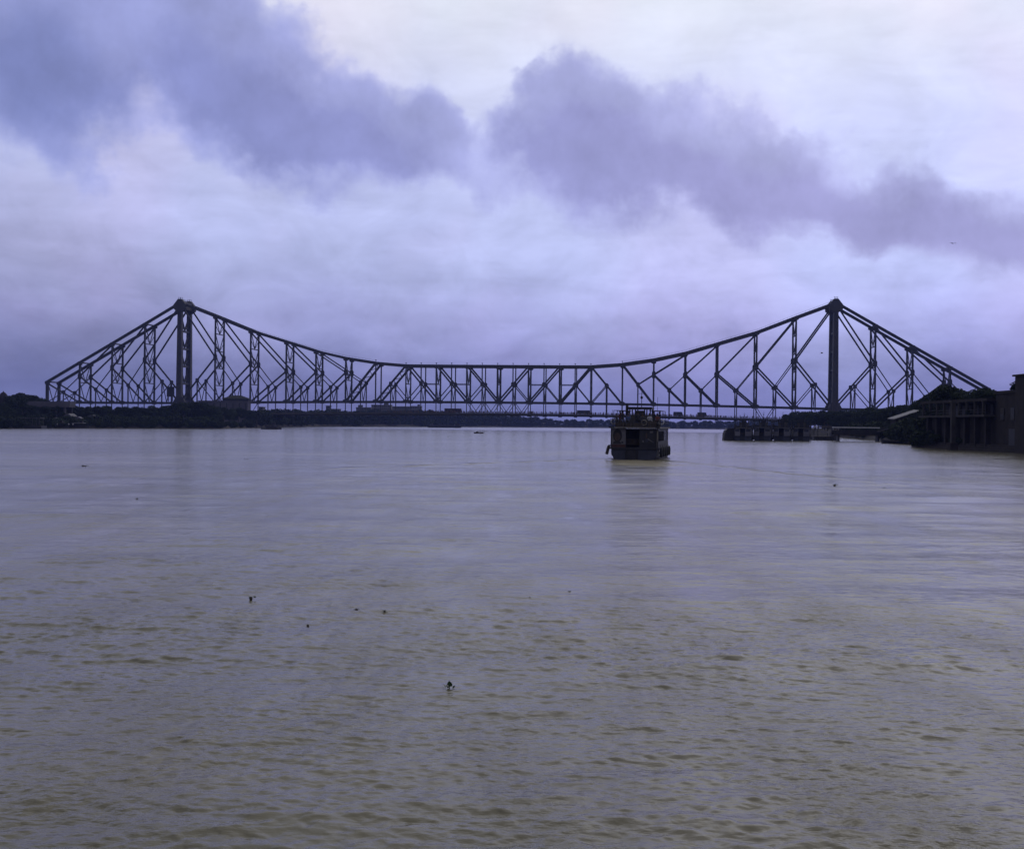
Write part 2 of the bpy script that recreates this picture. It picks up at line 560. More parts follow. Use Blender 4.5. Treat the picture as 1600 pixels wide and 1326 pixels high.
def build_water():
    az_f = np.linspace(-0.48, 0.48, 820)
    az_c = np.linspace(0.54, 2 * math.pi - 0.54, 50)
    azs = np.concatenate([az_f, az_c])
    ncol = len(azs)
    rs = [1.5, 4.0, 7.0]
    r = 9.0
    while r < 300:
        rs.append(r)
        r += max(0.03, 0.5 * r * r / (1208 * HC))
    while r < 3100:
        rs.append(r)
        r *= 1.12
    rs.append(3180.0)
    rs = np.array(rs)
    R, A = np.meshgrid(rs, azs, indexing='ij')
    X, Y = R * np.sin(A), R * np.cos(A)
    dr = np.gradient(rs)[:, None] * np.ones_like(X)
    Z = np.zeros_like(X)
    rng = np.random.default_rng(5)
    # slow current patches: smooth slicks and ruffled streaks drawn out across the stream
    pat = 0.6 * value_noise(X / 9 + 3, Y / 5.5, 11) + 0.4 * value_noise(X / 3.1, Y / 2.2 + 8, 12)
    big = 0.6 * value_noise(X / 38 + 2, Y / 30, 13) + 0.4 * value_noise(X / 15, Y / 12 + 4, 14)
    amp = 0.55 + 0.75 * np.clip((pat - 0.3) * 2.0, 0, 1) * np.clip(0.35 + (big - 0.3) * 1.9, 0.2, 1.25)
    for i in range(150):
        if i < 122:
            lam = math.exp(rng.uniform(math.log(0.10), math.log(1.3)))
            th = rng.normal(0.12, 0.36) if i % 3 else rng.normal(-0.35, 0.55)
        else:       # long low swell left by passing boats
            lam = math.exp(rng.uniform(math.log(2.5), math.log(9.0)))
            th = rng.normal(0.1, 0.3)
        k = 2 * math.pi / lam
        a = lam * 0.0044 * rng.uniform(0.6, 1.3) * (1.0 if lam < 0.45 else 0.55 if lam < 0.8 else 0.38 if lam < 2 else 0.34)
        ph = rng.uniform(0, 6.28)
        w = np.clip((lam / (2.0 * dr) - 1.0), 0, 1)
        arg = k * (X * math.sin(th) + Y * math.cos(th)) + ph + 1.3 * np.sin(k * 0.21 * (X * math.cos(th) - Y * math.sin(th)) + ph * 3)
        s = np.sin(arg)
        Z += a * w * amp * (s + 0.28 * np.cos(2 * arg))
    # wake of the ferry: two diverging ridges and churned water astern
    fx, fy = math.sin(-FER_RZ), math.cos(FER_RZ)
    dxs, dys = X - FER.x, Y - FER.y
    back = -(dxs * fx + dys * fy)
    side = dxs * fy - dys * fx
    for sg in (-1, 1):
        c0 = 2.8 + 0.42 * np.clip(back, 0, 200)
        q = (side * sg - c0) / (0.55 + 0.02 * np.abs(back))
        Z += 0.07 * np.exp(-q * q) * np.exp(-np.clip(back, 0, 300) / 26) * (back > -6) * np.clip((back + 6) / 5, 0, 1)
    ch = np.exp(-(side / 3.0) ** 2) * np.exp(-np.clip(back, 0, 100) / 7) * (back > -1)
    Z += ch * 0.11 * (value_noise(X * 1.6, Y * 1.6, 21) - 0.4)
    fade = np.clip((0.48 - np.abs(np.where(A > math.pi, A - 2 * math.pi, A))) / 0.03, 0, 1)
    Z *= np.clip(fade, 0, 1) * np.clip((R - 5) / 4, 0, 1)
    nr = len(rs)
    co = np.stack([X, Y, Z], -1).reshape(-1, 3)
    co = np.concatenate([co, [[0, 0, 0]]])
    i = np.arange(nr - 1)[:, None] * ncol
    j = np.arange(ncol)[None, :]
    j2 = (j + 1) % ncol
    quads = np.stack([i + j, i + j2, i + ncol + j2, i + ncol + j], -1).reshape(-1, 4)[:, ::-1]
    tri = np.stack([np.full(ncol, len(co) - 1), (np.arange(ncol) + 1) % ncol, np.arange(ncol)], -1)
    me = bpy.data.meshes.new('river_water')
    me.vertices.add(len(co))
    me.vertices.foreach_set('co', co.ravel().astype(np.float32))
    nl = quads.size + tri.size
    me.loops.add(nl)
    me.loops.foreach_set('vertex_index', np.concatenate([quads.ravel(), tri.ravel()]).astype(np.int32))
    npoly = len(quads) + len(tri)
    me.polygons.add(npoly)
    st = np.concatenate([np.arange(len(quads)) * 4, quads.size + np.arange(len(tri)) * 3]).astype(np.int32)
    me.polygons.foreach_set('loop_start', st)
    me.polygons.foreach_set('use_smooth', np.ones(npoly, dtype=bool))
    me.update(calc_edges=True)
    me.validate()
    # material: muddy river, sky mirrored on a ruffled surface
    m = bpy.data.materials.new('muddy_water')
    m.use_nodes = True
    q = NG(m.node_tree)
    b = m.node_tree.nodes['Principled BSDF']
    co_ = q.n('ShaderNodeTexCoord').outputs['Object']
    x, y, z = q.sep(co_)
    st_ = q.xyz(q.m('MULTIPLY', x, 0.012), q.m('MULTIPLY', y, 0.03), 0.0)
    streak = q.noise(st_, 1.6, 5, 0.6, 0.6)
    silt = q.sstep(streak, 0.46, 0.68)
    # churned silt in the wake and in the upwellings astern of the ferry
    wk = None
    for (cx, cy, rx, ry, am) in ((FER.x - 0.5, FER.y - 12, 5.0, 15, 1.0), (10.5, 72, 9.5, 4.5, 0.62), (22, 76, 8, 4, 0.45),
                                 (-3.8, 80, 4.5, 4.0, 0.55), (-1.0, 45.6, 1.9, 1.4, 0.55), (-8.0, 26, 3.8, 0.9, 0.4), (-9.5, 96, 7, 5, 0.35)):
        mp = q.n('ShaderNodeMapping', vector_type='TEXTURE')
        wv = q.vm('ADD', q.xyz(x, y, 0.0), q.vm('SCALE', (0, 0, 0)))
        q.put(mp.inputs[0], wv)
        mp.inputs[1].default_value = (cx, cy, 0)
        mp.inputs[3].default_value = (rx, ry, 1)
        ln = q.vm('LENGTH', mp.outputs[0])
        ga = q.m('MULTIPLY', q.m('POWER', 2.71828, q.m('MULTIPLY', q.m('MULTIPLY', ln, ln), -1.0)), am)
        wk = ga if wk is None else q.m('MAXIMUM', wk, ga)
    patch = q.noise(q.xyz(q.m('MULTIPLY', x, 0.11), q.m('MULTIPLY', y, 0.2), 0.0), 1.0, 5, 0.62)
    wk = q.sstep(q.m('ADD', wk, q.m('MULTIPLY', q.m('SUBTRACT', patch, 0.5), 0.9)), 0.30, 0.85)
    silt2 = q.m('MAXIMUM', q.m('MULTIPLY', silt, 0.45), wk)
    col = q.mix(silt2, (0.140, 0.128, 0.078), (0.290, 0.258, 0.165))
    q.put(b.inputs['Base Color'], col)
    b.inputs['IOR'].default_value = 1.33
    b.inputs['Specular IOR Level'].default_value = 0.5
    dist = q.vm('LENGTH', co_)
    rg = q.m('ADD', 0.15, q.m('MULTIPLY', silt2, 0.10))
    q.put(b.inputs['Roughness'], rg)
    q.put(b.inputs['Specular IOR Level'], q.m('SUBTRACT', 0.5, q.m('MULTIPLY', wk, 0.45)))
    n1 = q.noise(q.xyz(q.m('MULTIPLY', x, 0.6), y, 0.0), 7.0, 4, 0.6)
    n2 = q.noise(q.xyz(q.m('MULTIPLY', x, 0.55), y, 0.0), 0.9, 4, 0.6, 0.3)
    n3 = q.noise(q.xyz(q.m('MULTIPLY', x, 0.5), y, 0.0), 0.16, 3, 0.55)
    h = q.m('ADD', q.m('MULTIPLY', n1, 0.075), q.m('MULTIPLY', n2, 0.26))
    h = q.m('ADD', h, q.m('MULTIPLY', n3, 0.5))
    n4 = q.noise(q.xyz(q.m('MULTIPLY', x, 0.9), q.m('MULTIPLY', y, 0.24), 0.0), 1.0, 3, 0.6, 0.2)
    h = q.m('ADD', h, q.m('MULTIPLY', n4, 0.36))
    # diverging bow waves left astern by the ferry
    fx, fy = math.sin(-FER_RZ), math.cos(FER_RZ)
    rx_ = q.m('SUBTRACT', x, FER.x)
    ry_ = q.m('SUBTRACT', y, FER.y)
    back = q.m('MULTIPLY', q.m('ADD', q.m('MULTIPLY', rx_, fx), q.m('MULTIPLY', ry_, fy)), -1.0)
    side = q.m('ABSOLUTE', q.m('SUBTRACT', q.m('MULTIPLY', rx_, fy), q.m('MULTIPLY', ry_, fx)))
    arm = q.m('SUBTRACT', side, q.m('MULTIPLY_ADD', back, 0.40, 3.6))
    arm = q.m('ADD', arm, q.m('MULTIPLY', q.m('SUBTRACT', n2, 0.5), 1.6))
    crest = q.m('POWER', 2.71828, q.m('MULTIPLY', q.m('MULTIPLY', arm, arm), -2.2))
    crest = q.m('MULTIPLY', crest, q.m('MULTIPLY', q.sstep(back, -9.0, 0.0), q.sstep(back, 62.0, 4.0)))
    h = q.m('ADD', h, q.m('MULTIPLY', crest, 2.8))
    ruff = q.lerp(q.noise(q.xyz(q.m('MULTIPLY', x, 0.02), q.m('MULTIPLY', y, 0.035), 0.0), 1.7, 4, 0.6), 0.35, 0.65, 0.45, 1.0)
    dash = q.noise(q.xyz(q.m('MULTIPLY', x, 0.55), q.m('MULTIPLY', y, 0.13), 0.0), 1.0, 3, 0.6)
    ruff = q.m('MULTIPLY', ruff, q.lerp(dash, 0.3, 0.7, 0.25, 1.75))
    bn = q.n('ShaderNodeBump')
    q.put(bn.inputs['Strength'], q.m('MULTIPLY', ruff, 0.46))
    bn.inputs['Distance'].default_value = 1.0
    q.put(bn.inputs['Height'], h)
    q.put(b.inputs['Normal'], bn.outputs[0])
    me.materials.append(m)
    o = link('river_water', me)
    tag(o, 'muddy grey brown river with small ripples', None, None, 'structure')
    del o['label']
    return o


build_water()

# ------------------------------------------------------------------ river banks
LEFT = [(xat(-420, 330), 330), (xat(0, 478), 478), (xat(110, 540), 540), (xat(240, 590), 590), (xat(345, 640), 640),
        (xat(395, 760), 760), (xat(450, 930), 930), (xat(540, 1175), 1175), (xat(680, 1450), 1450), (xat(800, 1700), 1700),
        (xat(970, 1900), 1900), (xat(1100, 1850), 1850), (xat(1300, 1880), 1880), (xat(1700, 2000), 2000)]
LEFT_OUT = [(-900, 300), (-1000, 500), (-1100, 700), (-1200, 900), (-1300, 1200), (-1400, 1500), (-1300, 1900), (-1100, 2300),
            (-900, 2600), (-500, 2900), (100, 3050), (500, 3050), (900, 2950), (1400, 2700)]
RIGHT = [(98, -40), (90, 150), (90, 246), (107, 341), (124, 430), (141, 512), (139, 600), (150, 700), (185, 800), (262, 1000),
         (380, 1300), (760, 1750)]
RIGHT_OUT = [(700, -40), (800, 150), (850, 252), (900, 341), (950, 430), (1000, 512), (1050, 600), (1100, 700), (1150, 800),
             (1250, 1000), (1350, 1300), (1500, 1700)]


def bank(name, shore, outer, ztop, wet, m):
    mb = MB()
    sub = []
    for i in range(len(shore) - 1):
        for k in range(6):
            t = k / 6
            a, b, c, d = Vector(shore[i]), Vector(shore[i + 1]), Vector(outer[i]), Vector(outer[i + 1])
            sub.append((a.lerp(b, t), c.lerp(d, t)))
    sub.append((Vector(shore[-1]), Vector(outer[-1])))
    rows = []
    for p, o in sub:
        n = (o - p).normalized()
        j = rnd.uniform(-0.8, 0.8)
        pts = []
        for dist, z in ((j - 1.0, -0.9), (0.6 + j, 0.7), (2.2 + j, ztop * 0.8), (6 + j, ztop), (60, ztop + 0.6)):
            pts.append((p.x + n.x * dist, p.y + n.y * dist, z + (rnd.uniform(-0.2, 0.2) if z > 0 else 0)))
        pts.append((o.x, o.y, ztop + 2))
        rows.append(pts)
    n = len(rows[0])
    vs = [v for r in rows for v in r]
    fs = [(i * n + k, i * n + k + 1, (i + 1) * n + k + 1, (i + 1) * n + k) for i in range(len(rows) - 1) for k in range(n - 1)]
    mb.add(vs, fs)
    o = mb.build(name, m, None, True)
    tag(o, kind='structure')
    return o


bank('river_bank', LEFT, LEFT_OUT, 2.2, 0, 'earth')
bank('river_bank', [p for p in RIGHT], RIGHT_OUT, 3.0, 0, 'earth')

# ------------------------------------------------------------------ the bridge
PSI = -0.1102
W = 17.56
bridge = thing('cantilever_bridge', 'long dark steel cantilever truss bridge with two tall towers spanning the river', 'bridge',
               (-10.358, 836.8, 0), PSI)
T = 228.6
CS = [-327.7, -303.3, -279.0, -254.7, -228.6, -202.5, -176.5, -150.5, -129.0, -107.5, -86.0, -64.5, -43.0, -21.5, 0.0]
CS = CS + [-s for s in CS[-2::-1]]
TOP = {327.7: 30.9, 303.3: 44.9, 279.0: 58.8, 254.7: 72.8, 228.6: 88.0, 202.5: 78.2, 176.5: 68.0, 150.5: 60.3, 129.0: 53.8,
       107.5: 49.1, 86.0: 45.9, 64.5: 44.2, 43.0: 44.1, 21.5: 44.1, 0.0: 44.1}
MID = {303.3: 35.1, 279.0: 41.3, 254.7: 47.1, 202.5: 49.3, 176.5: 44.7, 150.5: 39.6, 129.0: 39.1, 107.5: 39.1}


def zl(s):
    return 19.0 - 2.4 * min(1.0, (s / T) ** 2) - (0.5 * (abs(s) - T) / 99.1 if abs(s) > T else 0)


def zd(s):
    return 11.3 - 3.1 * min(1.6, (s / T) ** 2)


# I-section unit beam along X, 1 x 1 cross-section
def ibeam():
    t, wt = 0.16, 0.3
    pr = [(-.5, -.5), (.5, -.5), (.5, -.5 + t), (wt / 2, -.5 + t), (wt / 2, .5 - t), (.5, .5 - t), (.5, .5), (-.5, .5),
          (-.5, .5 - t), (-wt / 2, .5 - t), (-wt / 2, -.5 + t), (-.5, -.5 + t)]
    mb = MB()
    mb.loft([[(0, a, b) for a, b in pr], [(1, a, b) for a, b in pr]])
    return mb


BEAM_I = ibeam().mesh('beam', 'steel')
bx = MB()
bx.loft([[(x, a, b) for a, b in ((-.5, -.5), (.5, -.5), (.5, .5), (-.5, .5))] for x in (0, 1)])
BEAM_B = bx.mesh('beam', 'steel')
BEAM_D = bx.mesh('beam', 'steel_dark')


def member(name, p0, p1, w, h, me=None, parent=None):
    """w: across the bridge, h: in the truss plane"""
    p0, p1 = Vector(p0), Vector(p1)
    d = p1 - p0
    L = d.length
    d.normalize()
    y = Vector((0, 1, 0))
    if abs(d.dot(y)) > 0.9:
        y = Vector((0, 0, 1))
    z = d.cross(y).normalized()
    y = z.cross(d).normalized()
    mtx = Matrix(((d.x * L, y.x * w, z.x * h, p0.x), (d.y * L, y.y * w, z.y * h, p0.y), (d.z * L, y.z * w, z.z * h, p0.z), (0, 0, 0, 1)))
    o = link(name, me or BEAM_I, parent or bridge)
    o.matrix_basis = mtx
    return o


GUS = {}


def gusset(s, r, z, a, b, th):
    key = (round(a, 1), round(b, 1))
    if key not in GUS:
        mb = MB()
        c = 0.4
        pts = [(-a + c * a, -b), (a - c * a, -b), (a, -b + c * b), (a, b - c * b), (a - c * a, b), (-a + c * a, b), (-a, b - c * b), (-a, -b + c * b)]
        mb.prism(pts, -0.5, 0.5)
        GUS[key] = mb.mesh('gusset_plate', 'steel_dark')
    o = link('gusset_plate', GUS[key], bridge)
    o.matrix_basis = Matrix.Translation((s, r, z)) @ Matrix.Diagonal((1, th, 1, 1))


def top(s):
    return TOP[abs(s)]


def mid(s):
    return MID.get(abs(s))


post_w = {}
n = len(CS)
for ir, r in enumerate((0.0, W)):
    def P3(s, z):
        return (s, r, z)
    # chords
    for i in range(n - 1):
        a, b = CS[i], CS[i + 1]
        hh = 1.75 if abs(a + b) / 2 > 86 else 1.6
        if abs(a) > T - 1 and abs(b) > T - 1:
            hh = 1.9
        member('top_chord', P3(a, top(a)), P3(b, top(b)), 1.3, hh, BEAM_I)
        m_ = (a + b) / 2
        member('bottom_chord', P3(a, zl(a)), P3(m_, zl(m_)), 1.2, 1.35, BEAM_I)
        member('bottom_chord', P3(m_, zl(m_)), P3(b, zl(b)), 1.2, 1.35, BEAM_I)
    # posts
    for s in CS:
        if abs(abs(s) - T) < 0.1:
            continue
        if abs(abs(s) - 327.7) < 0.1:
            wv = 2.2
        elif abs(s) > T:
            wv = 1.15
        elif abs(s) > 100:
            wv = 1.1
        elif abs(s) > 60:
            wv = 0.8
        else:
            wv = 1.25 if abs(s) < 1 else 1.05
        member('vertical_post', P3(s, zl(s)), P3(s, top(s)), 1.0, wv, BEAM_I)
    # panels
    for i in range(n - 1):
        a, b = CS[i], CS[i + 1]
        if abs(a) > 63 and abs(b) > 63:
            inn, out = (a, b) if abs(abs(a) - T) < abs(abs(b) - T) else (b, a)   # inn: nearer the tower
            ms = (inn + out) / 2
            if abs(abs(out) - 327.7) < 1:
                # end panel of the anchor arm: end post top down to the foot of the first post
                mz = (top(out) + zl(inn)) / 2
                member('diagonal', P3(out, top(out) - 1), P3(inn, zl(inn)), 0.8, 1.0)
                member('strut', P3(ms, mz), P3(inn, mid(inn)), 0.6, 0.55)
                member('strut', P3(ms, mz), P3(ms, zl(ms)), 0.6, 0.65)
                member('strut', P3(ms, mz), P3(out, zl(out)), 0.6, 0.5)
                gusset(ms, r, mz, 1.3, 1.3, 1.1)
            elif mid(out) is not None:
                mz = (mid(out) + zl(inn)) / 2
                member('diagonal', P3(inn, top(inn) - 1), P3(out, mid(out)), 0.85, 1.0 if abs(inn) > 130 else 0.8)
                member('diagonal', P3(out, mid(out)), P3(inn, zl(inn)), 0.85, 1.05)
                member('strut', P3(ms, mz), P3(ms, zl(ms)), 0.65, 0.8)
                if abs(abs(inn) - T) < 1:
                    member('strut', P3(ms, mz), P3(out, zl(out)), 0.6, 0.55)
                else:
                    member('strut', P3(inn, mid(inn)), P3(ms, mz), 0.6, 0.6)
                gusset(out, r, mid(out), 1.25, 2.1, 1.15)
                gusset(ms, r, mz, 1.2, 1.3, 1.05)
            else:
                # heavy raking members at the two ends of the cantilever arm
                mz = (top(out) + zl(inn)) / 2
                member('diagonal', P3(out, top(out)), P3(inn, zl(inn)), 1.0, 1.5 if abs(out) > 80 else 1.35, BEAM_I)
                member('strut', P3(ms, mz), P3(ms, zl(ms)), 0.65, 0.75)
                if mid(inn) is not None:
                    member('strut', P3(inn, mid(inn)), P3(ms, mz), 0.6, 0.6)
                else:
                    member('strut', P3(ms, mz), P3(out, zl(out)), 0.6, 0.6)
                gusset(ms, r, mz, 1.2, 1.4, 1.1)
        else:
            # suspended span: diagonal falling to the middle
            o_, i_ = (a, b) if abs(a) > abs(b) else (b, a)
            ms = (a + b) / 2
            mz = (top(o_) + zl(i_)) / 2
            member('diagonal', P3(o_, top(o_)), P3(i_, zl(i_)), 0.9, 1.1)
            member('strut', P3(ms, mz), P3(o_, zl(o_)), 0.6, 0.65)
            member('vertical_post', P3(ms, zl(ms)), P3(ms, top(ms) if abs(ms) in TOP else 44.1), 0.7, 0.75)
            if 20 < abs(i_):
                member('strut', P3(ms, mz), P3(i_, mz), 0.45, 0.45)
            gusset(ms, r, mz, 1.25, 1.5, 1.05)
    # gussets along the chords
    for s in CS:
        if abs(abs(s) - T) < 1:
            continue
        gusset(s, r, top(s) - 0.6, 1.7, 1.3, 1.4)
        gusset(s, r, zl(s) + 0.3, 1.9, 1.25, 1.3)

# transverse frames between the two trusses
def sway(s, z0, z1, strut_top=True):
    mb = MB()
    h = z1 - z0
    nb = max(1, round(h / 13))
    for k in range(nb):
        a = z1 - h * k / nb
        b = z1 - h * (k + 1) / nb
        mb.beam((s, 0.5, a - 0.3), (s, W / 2, b + 0.5), 0.45, 0.45)
        mb.beam((s, W - 0.5, a - 0.3), (s, W / 2, b + 0.5), 0.45, 0.45)
        if k < nb - 1 or nb == 1:
            mb.beam((s, 0, b), (s, W, b), 0.55, 0.65)
        if 0 < k < nb - 1 or (k == 0 and nb > 1):
            mb.beam((s, 0.5, (a + b) / 2), (s, W / 2, b), 0.3, 0.3)
            mb.beam((s, W - 0.5, (a + b) / 2), (s, W / 2, b), 0.3, 0.3)
    mb.build('sway_frame', 'steel_dark', bridge)


for i, s in enumerate(CS):
    if abs(abs(s) - T) > 1:
        if abs(s) > 90 or 20 < abs(s) < 65 or abs(s) < 1:
            sway(s, zl(s), top(s))
    member('top_strut', (s, 0, top(s)), (s, W, top(s)), 0.9, 0.9, BEAM_I)
for i in range(n - 1):
    a, b = CS[i], CS[i + 1]
    ms = (a + b) / 2
    if abs(ms) > 64:
        inn, out = (a, b) if abs(abs(a) - T) < abs(abs(b) - T) else (b, a)
        if mid(out) is not None:
            mz = (mid(out) + zl(inn)) / 2
        else:
            mz = (top(out) + zl(inn)) / 2
        sway(ms, zl(ms), mz)
    else:
        o_, i_ = (a, b) if abs(a) > abs(b) else (b, a)
        sway(ms, zl(ms), (top(o_) + zl(i_)) / 2)
# zigzag lacing between the pairs of raking members
for sg in (-1, 1):
    for (a, b) in ((86.0, 107.5), (64.5, 86.0)):
        p = Vector((sg * a, 0, TOP[a]))
        q = Vector((sg * b, 0, zl(b)))
        mb = MB()
        K = 10
        for k in range(K):
            c, d = p.lerp(q, k / K), p.lerp(q, (k + 1) / K)
            y0, y1 = (0, W) if k % 2 == 0 else (W, 0)
            mb.beam((c.x, y0, c.z), (d.x, y1, d.z), 0.35, 0.35)
        mb.build('sway_frame', 'steel_dark', bridge)

# towers
for sg in (-1, 1):
    s = sg * T
    for r in (0.0, W):
        mb = MB()
        zb, zt_ = 8.0, 89.5
        rings = []
        for k in range(13):
            t = k / 12
            z = zb + (zt_ - zb) * t
            hw = 2.05 - 0.55 * t
            hd = 1.9 - 0.5 * t
            rec = 0.28
            ring = [(-hw, -hd), (-hw * 0.62, -hd), (-hw * 0.6, -hd + rec), (hw * 0.6, -hd + rec), (hw * 0.62, -hd), (hw, -hd),
                    (hw, hd), (hw * 0.62, hd), (hw * 0.6, hd - rec), (-hw * 0.6, hd - rec), (-hw * 0.62, hd), (-hw, hd)]
            rings.append([(s + x, r + y, z) for x, y in ring])
        mb.loft(rings)
        leg = mb.build('tower_leg', 'tower', bridge)
        lac = MB()
        for k in range(20):
            t0 = 10 + k * 3.9
            ft = (t0 - zb) / (zt_ - zb)
            hd = 1.9 - 0.5 * ft
            hw = (2.05 - 0.55 * ft) * 0.6
            for y in (-hd + 0.12, hd - 0.12):
                lac.beam((s - hw, r + y, t0), (s + hw, r + y, t0 + 1.95), 0.14, 0.3)
                lac.beam((s + hw, r + y, t0 + 1.95), (s - hw, r + y, t0 + 3.9), 0.14, 0.3)
        lac.build('lacing', 'steel_dark', leg)
        mb = MB()
        mb.prism([(s - 4.4, 83.6), (s - 1.9, 81.5), (s + 1.9, 81.5), (s + 4.4, 83.6), (s + 4.6, 86.4), (s + 1.3, 90.6), (s - 1.3, 90.6), (s - 4.6, 86.4)],
                 r - 1.6, r + 1.6)
        mb.build('tower_head', 'tower', bridge)
        mb = MB()
        for k in range(4):
            mb.box((s - 1.2 + k * 0.8, r + (k % 2) * 1.6 - 0.8, 91.3), (0.16, 0.16, 1.5))
        mb.beam((s - 1.2, r - 0.8, 91.6), (s + 1.2, r - 0.8, 91.6), 0.1)
        mb.beam((s - 1.2, r + 0.8, 91.6), (s + 1.2, r + 0.8, 91.6), 0.1)
        mb.build('top_railing', 'steel_dark', bridge)
        mb = MB()
        mb.box((s, r, 4.2), (11, 9, 10.4))
        mb.box((s, r, 9.0), (8, 7, 1.6))
        mb.build('pier', 'masonry', bridge)
        # foot bracket joining the bottom chords
        mb = MB()
        zz = zl(s)
        mb.prism([(s - 5.2, zz - 1), (s + 5.2, zz - 1), (s + 3.6, zz + 2.2), (s + 2.0, zz + 5), (s - 2.0, zz + 5), (s - 3.6, zz + 2.2)], r - 0.8, r + 0.8)
        mb.build('tower_foot', 'tower', bridge)
    # portal bracing of the tower
    mb = MB()
    zs = [18, 30.5, 43, 55.5, 68, 80]
    for k in range(5):
        a, b = zs[k], zs[k + 1]
        mb.beam((s, 1.5, b - 1), (s, W / 2, a + 0.9), 0.9, 0.7)
        mb.beam((s, W - 1.5, b - 1), (s, W / 2, a + 0.9), 0.9, 0.7)
        mb.beam((s, 1.5, a + 4.5), (s, W / 2, a + 0.9), 0.5, 0.5)
        mb.beam((s, W - 1.5, a + 4.5), (s, W / 2, a + 0.9), 0.5, 0.5)
    mb.build('tower_bracing', 'steel_dark', bridge)
    for z in zs[:-1]:
        member('tower_strut', (s, 1.5, z), (s, W - 1.5, z), 1.4, 1.6, BEAM_I)
    mb = MB()
    mb.box((s, W / 2, 86.2), (5.0, W - 3.2, 5.6))
    for k in range(9):
        mb.box((s - 1.6, 1.5 + k * 1.8, 89.8), (0.12, 0.12, 1.6))
        mb.box((s + 1.6, 1.5 + k * 1.8, 89.8), (0.12, 0.12, 1.6))
    mb.beam((s - 1.6, 1.5, 90.3), (s - 1.6, W - 1.5, 90.3), 0.1)
    mb.beam((s + 1.6, 1.5, 90.3), (s + 1.6, W - 1.5, 90.3), 0.1)
    mb.build('tower_head_beam', 'tower', bridge)
    # anchorages under the shore ends
    for r in (0.0, W):
        mb = MB()
        mb.box((sg * 327.7, r, 6.5), (8, 6, 18.5))
        mb.build('anchor_pier', 'masonry', bridge)
# maintenance lamps along the level top chord
LAMP = MB().box((0, 0, 0.55), (0.3, 0.3, 1.1)).box((0, 0, 1.2), (0.8, 0.8, 0.45)).mesh('lamp', 'steel_dark')
for s in [CS[k] for k in range(10, n - 10)] + [(CS[k] + CS[k + 1]) / 2 for k in range(11, n - 12)]:
    o = link('lamp', LAMP, bridge)
    o.location = (s, 0, 44.8 if abs(s) < 80 else top(s) + 0.8)
for sg in (-1, 1):
    rail = MB()
    for k in range(4, 10):
        a, b = CS[k], CS[k + 1]
        if sg > 0:
            a, b = -a, -b
        pa, pb = Vector((a, -0.5, top(a) + 0.9)), Vector((b, -0.5, top(b) + 0.9))
        rail.beam(pa + Vector((0, 0, 1.0)), pb + Vector((0, 0, 1.0)), 0.09)
        for q in range(9):
            c = pa.lerp(pb, q / 9)
            rail.beam(c, c + Vector((0, 0, 1.0)), 0.08)
    rail.build('catwalk_railing', 'steel_dark', bridge)

# deck, hangers, railing
deck = MB()
SS = [(-360 + 12 * k) for k in range(61)]
ring = []
for s in SS:
    z = zd(s)
    ring.append([(s, -4.6, z - 0.45), (s, 0, z - 1.5), (s, W, z - 1.5), (s, W + 4.6, z - 0.45), (s, W + 4.6, z), (s, -4.6, z)])
deck.loft(ring)
deck.build('deck', 'asphalt', bridge)
for y in (-4.75, W + 4.75):
    fa = MB()
    fa.loft([[(s, y - 0.14, zd(s) - 0.75), (s, y + 0.14, zd(s) - 0.75), (s, y + 0.14, zd(s) + 0.18), (s, y - 0.14, zd(s) + 0.18)] for s in SS])
    fa.build('fascia_girder', 'tower', bridge)
    rl = MB()
    for k in range(len(SS) - 1):
        a, b = SS[k], SS[k + 1]
        for hz in (0.55, 1.15):
            rl.beam((a, y, zd(a) + hz), (b, y, zd(b) + hz), 0.1, 0.1)
        for q in range(6):
            s = a + (b - a) * q / 6
            z = zd(s)
            rl.beam((s, y, z + 0.1), (s, y, z + 1.2), 0.1, 0.1)
    rl.build('railing', 'steel_dark', bridge)
fl = []
for i in range(n - 1):
    fl += [CS[i], (CS[i] + CS[i + 1]) / 2]
fl.append(CS[-1])
for s in fl:
    if abs(abs(s) - T) < 1 or abs(s) > 320:
        continue
    for r in (0.0, W):
        member('hanger', (s, r, zd(s) - 0.4), (s, r, zl(s)), 0.6, 0.55, BEAM_B)
    member('floor_beam', (s, -3.8, zd(s) - 1.55), (s, W + 3.8, zd(s) - 1.55), 1.0, 0.8, BEAM_D)
for i in range(n - 1):
    a, b = CS[i], CS[i + 1]
    ms = (a + b) / 2
    for r in (0.0, W):
        if abs(ms) < 22:
            q = (a + ms) / 2
            for (u, v) in ((a, ms), (ms, b)):
                c = (u + v) / 2
                member('deck_brace', (u, r, zl(u)), (c, r, zd(c)), 0.35, 0.4, BEAM_D)
                member('deck_brace', (v, r, zl(v)), (c, r, zd(c)), 0.35, 0.4, BEAM_D)
        elif 176 < abs(ms) < 203:
            u, v = (a, ms) if abs(a) < abs(b) else (ms, b)
            c = (u * 0.6 + v * 0.4)
            member('deck_brace', (u, r, zl(u)), (c, r, zd(c)), 0.35, 0.4, BEAM_D)
            c = (u * 0.4 + v * 0.6)
            member('deck_brace', (v, r, zl(v)), (c, r, zd(c)), 0.35, 0.4, BEAM_D)
# panel hung beside the left tower
mb = MB().box((-T - 6.0, -1.4, 24.5), (5.4, 0.8, 7.2)).box((-T - 7.6, -1.4, 19.2), (0.5, 0.6, 3.6)).box((-T - 4.6, -1.4, 19.2), (0.5, 0.6, 3.6))
mb.build('panel', 'boat_dark', bridge)

BM = Matrix.Translation((-10.358, 836.8, 0)) @ Matrix.Rotation(PSI, 4, 'Z')


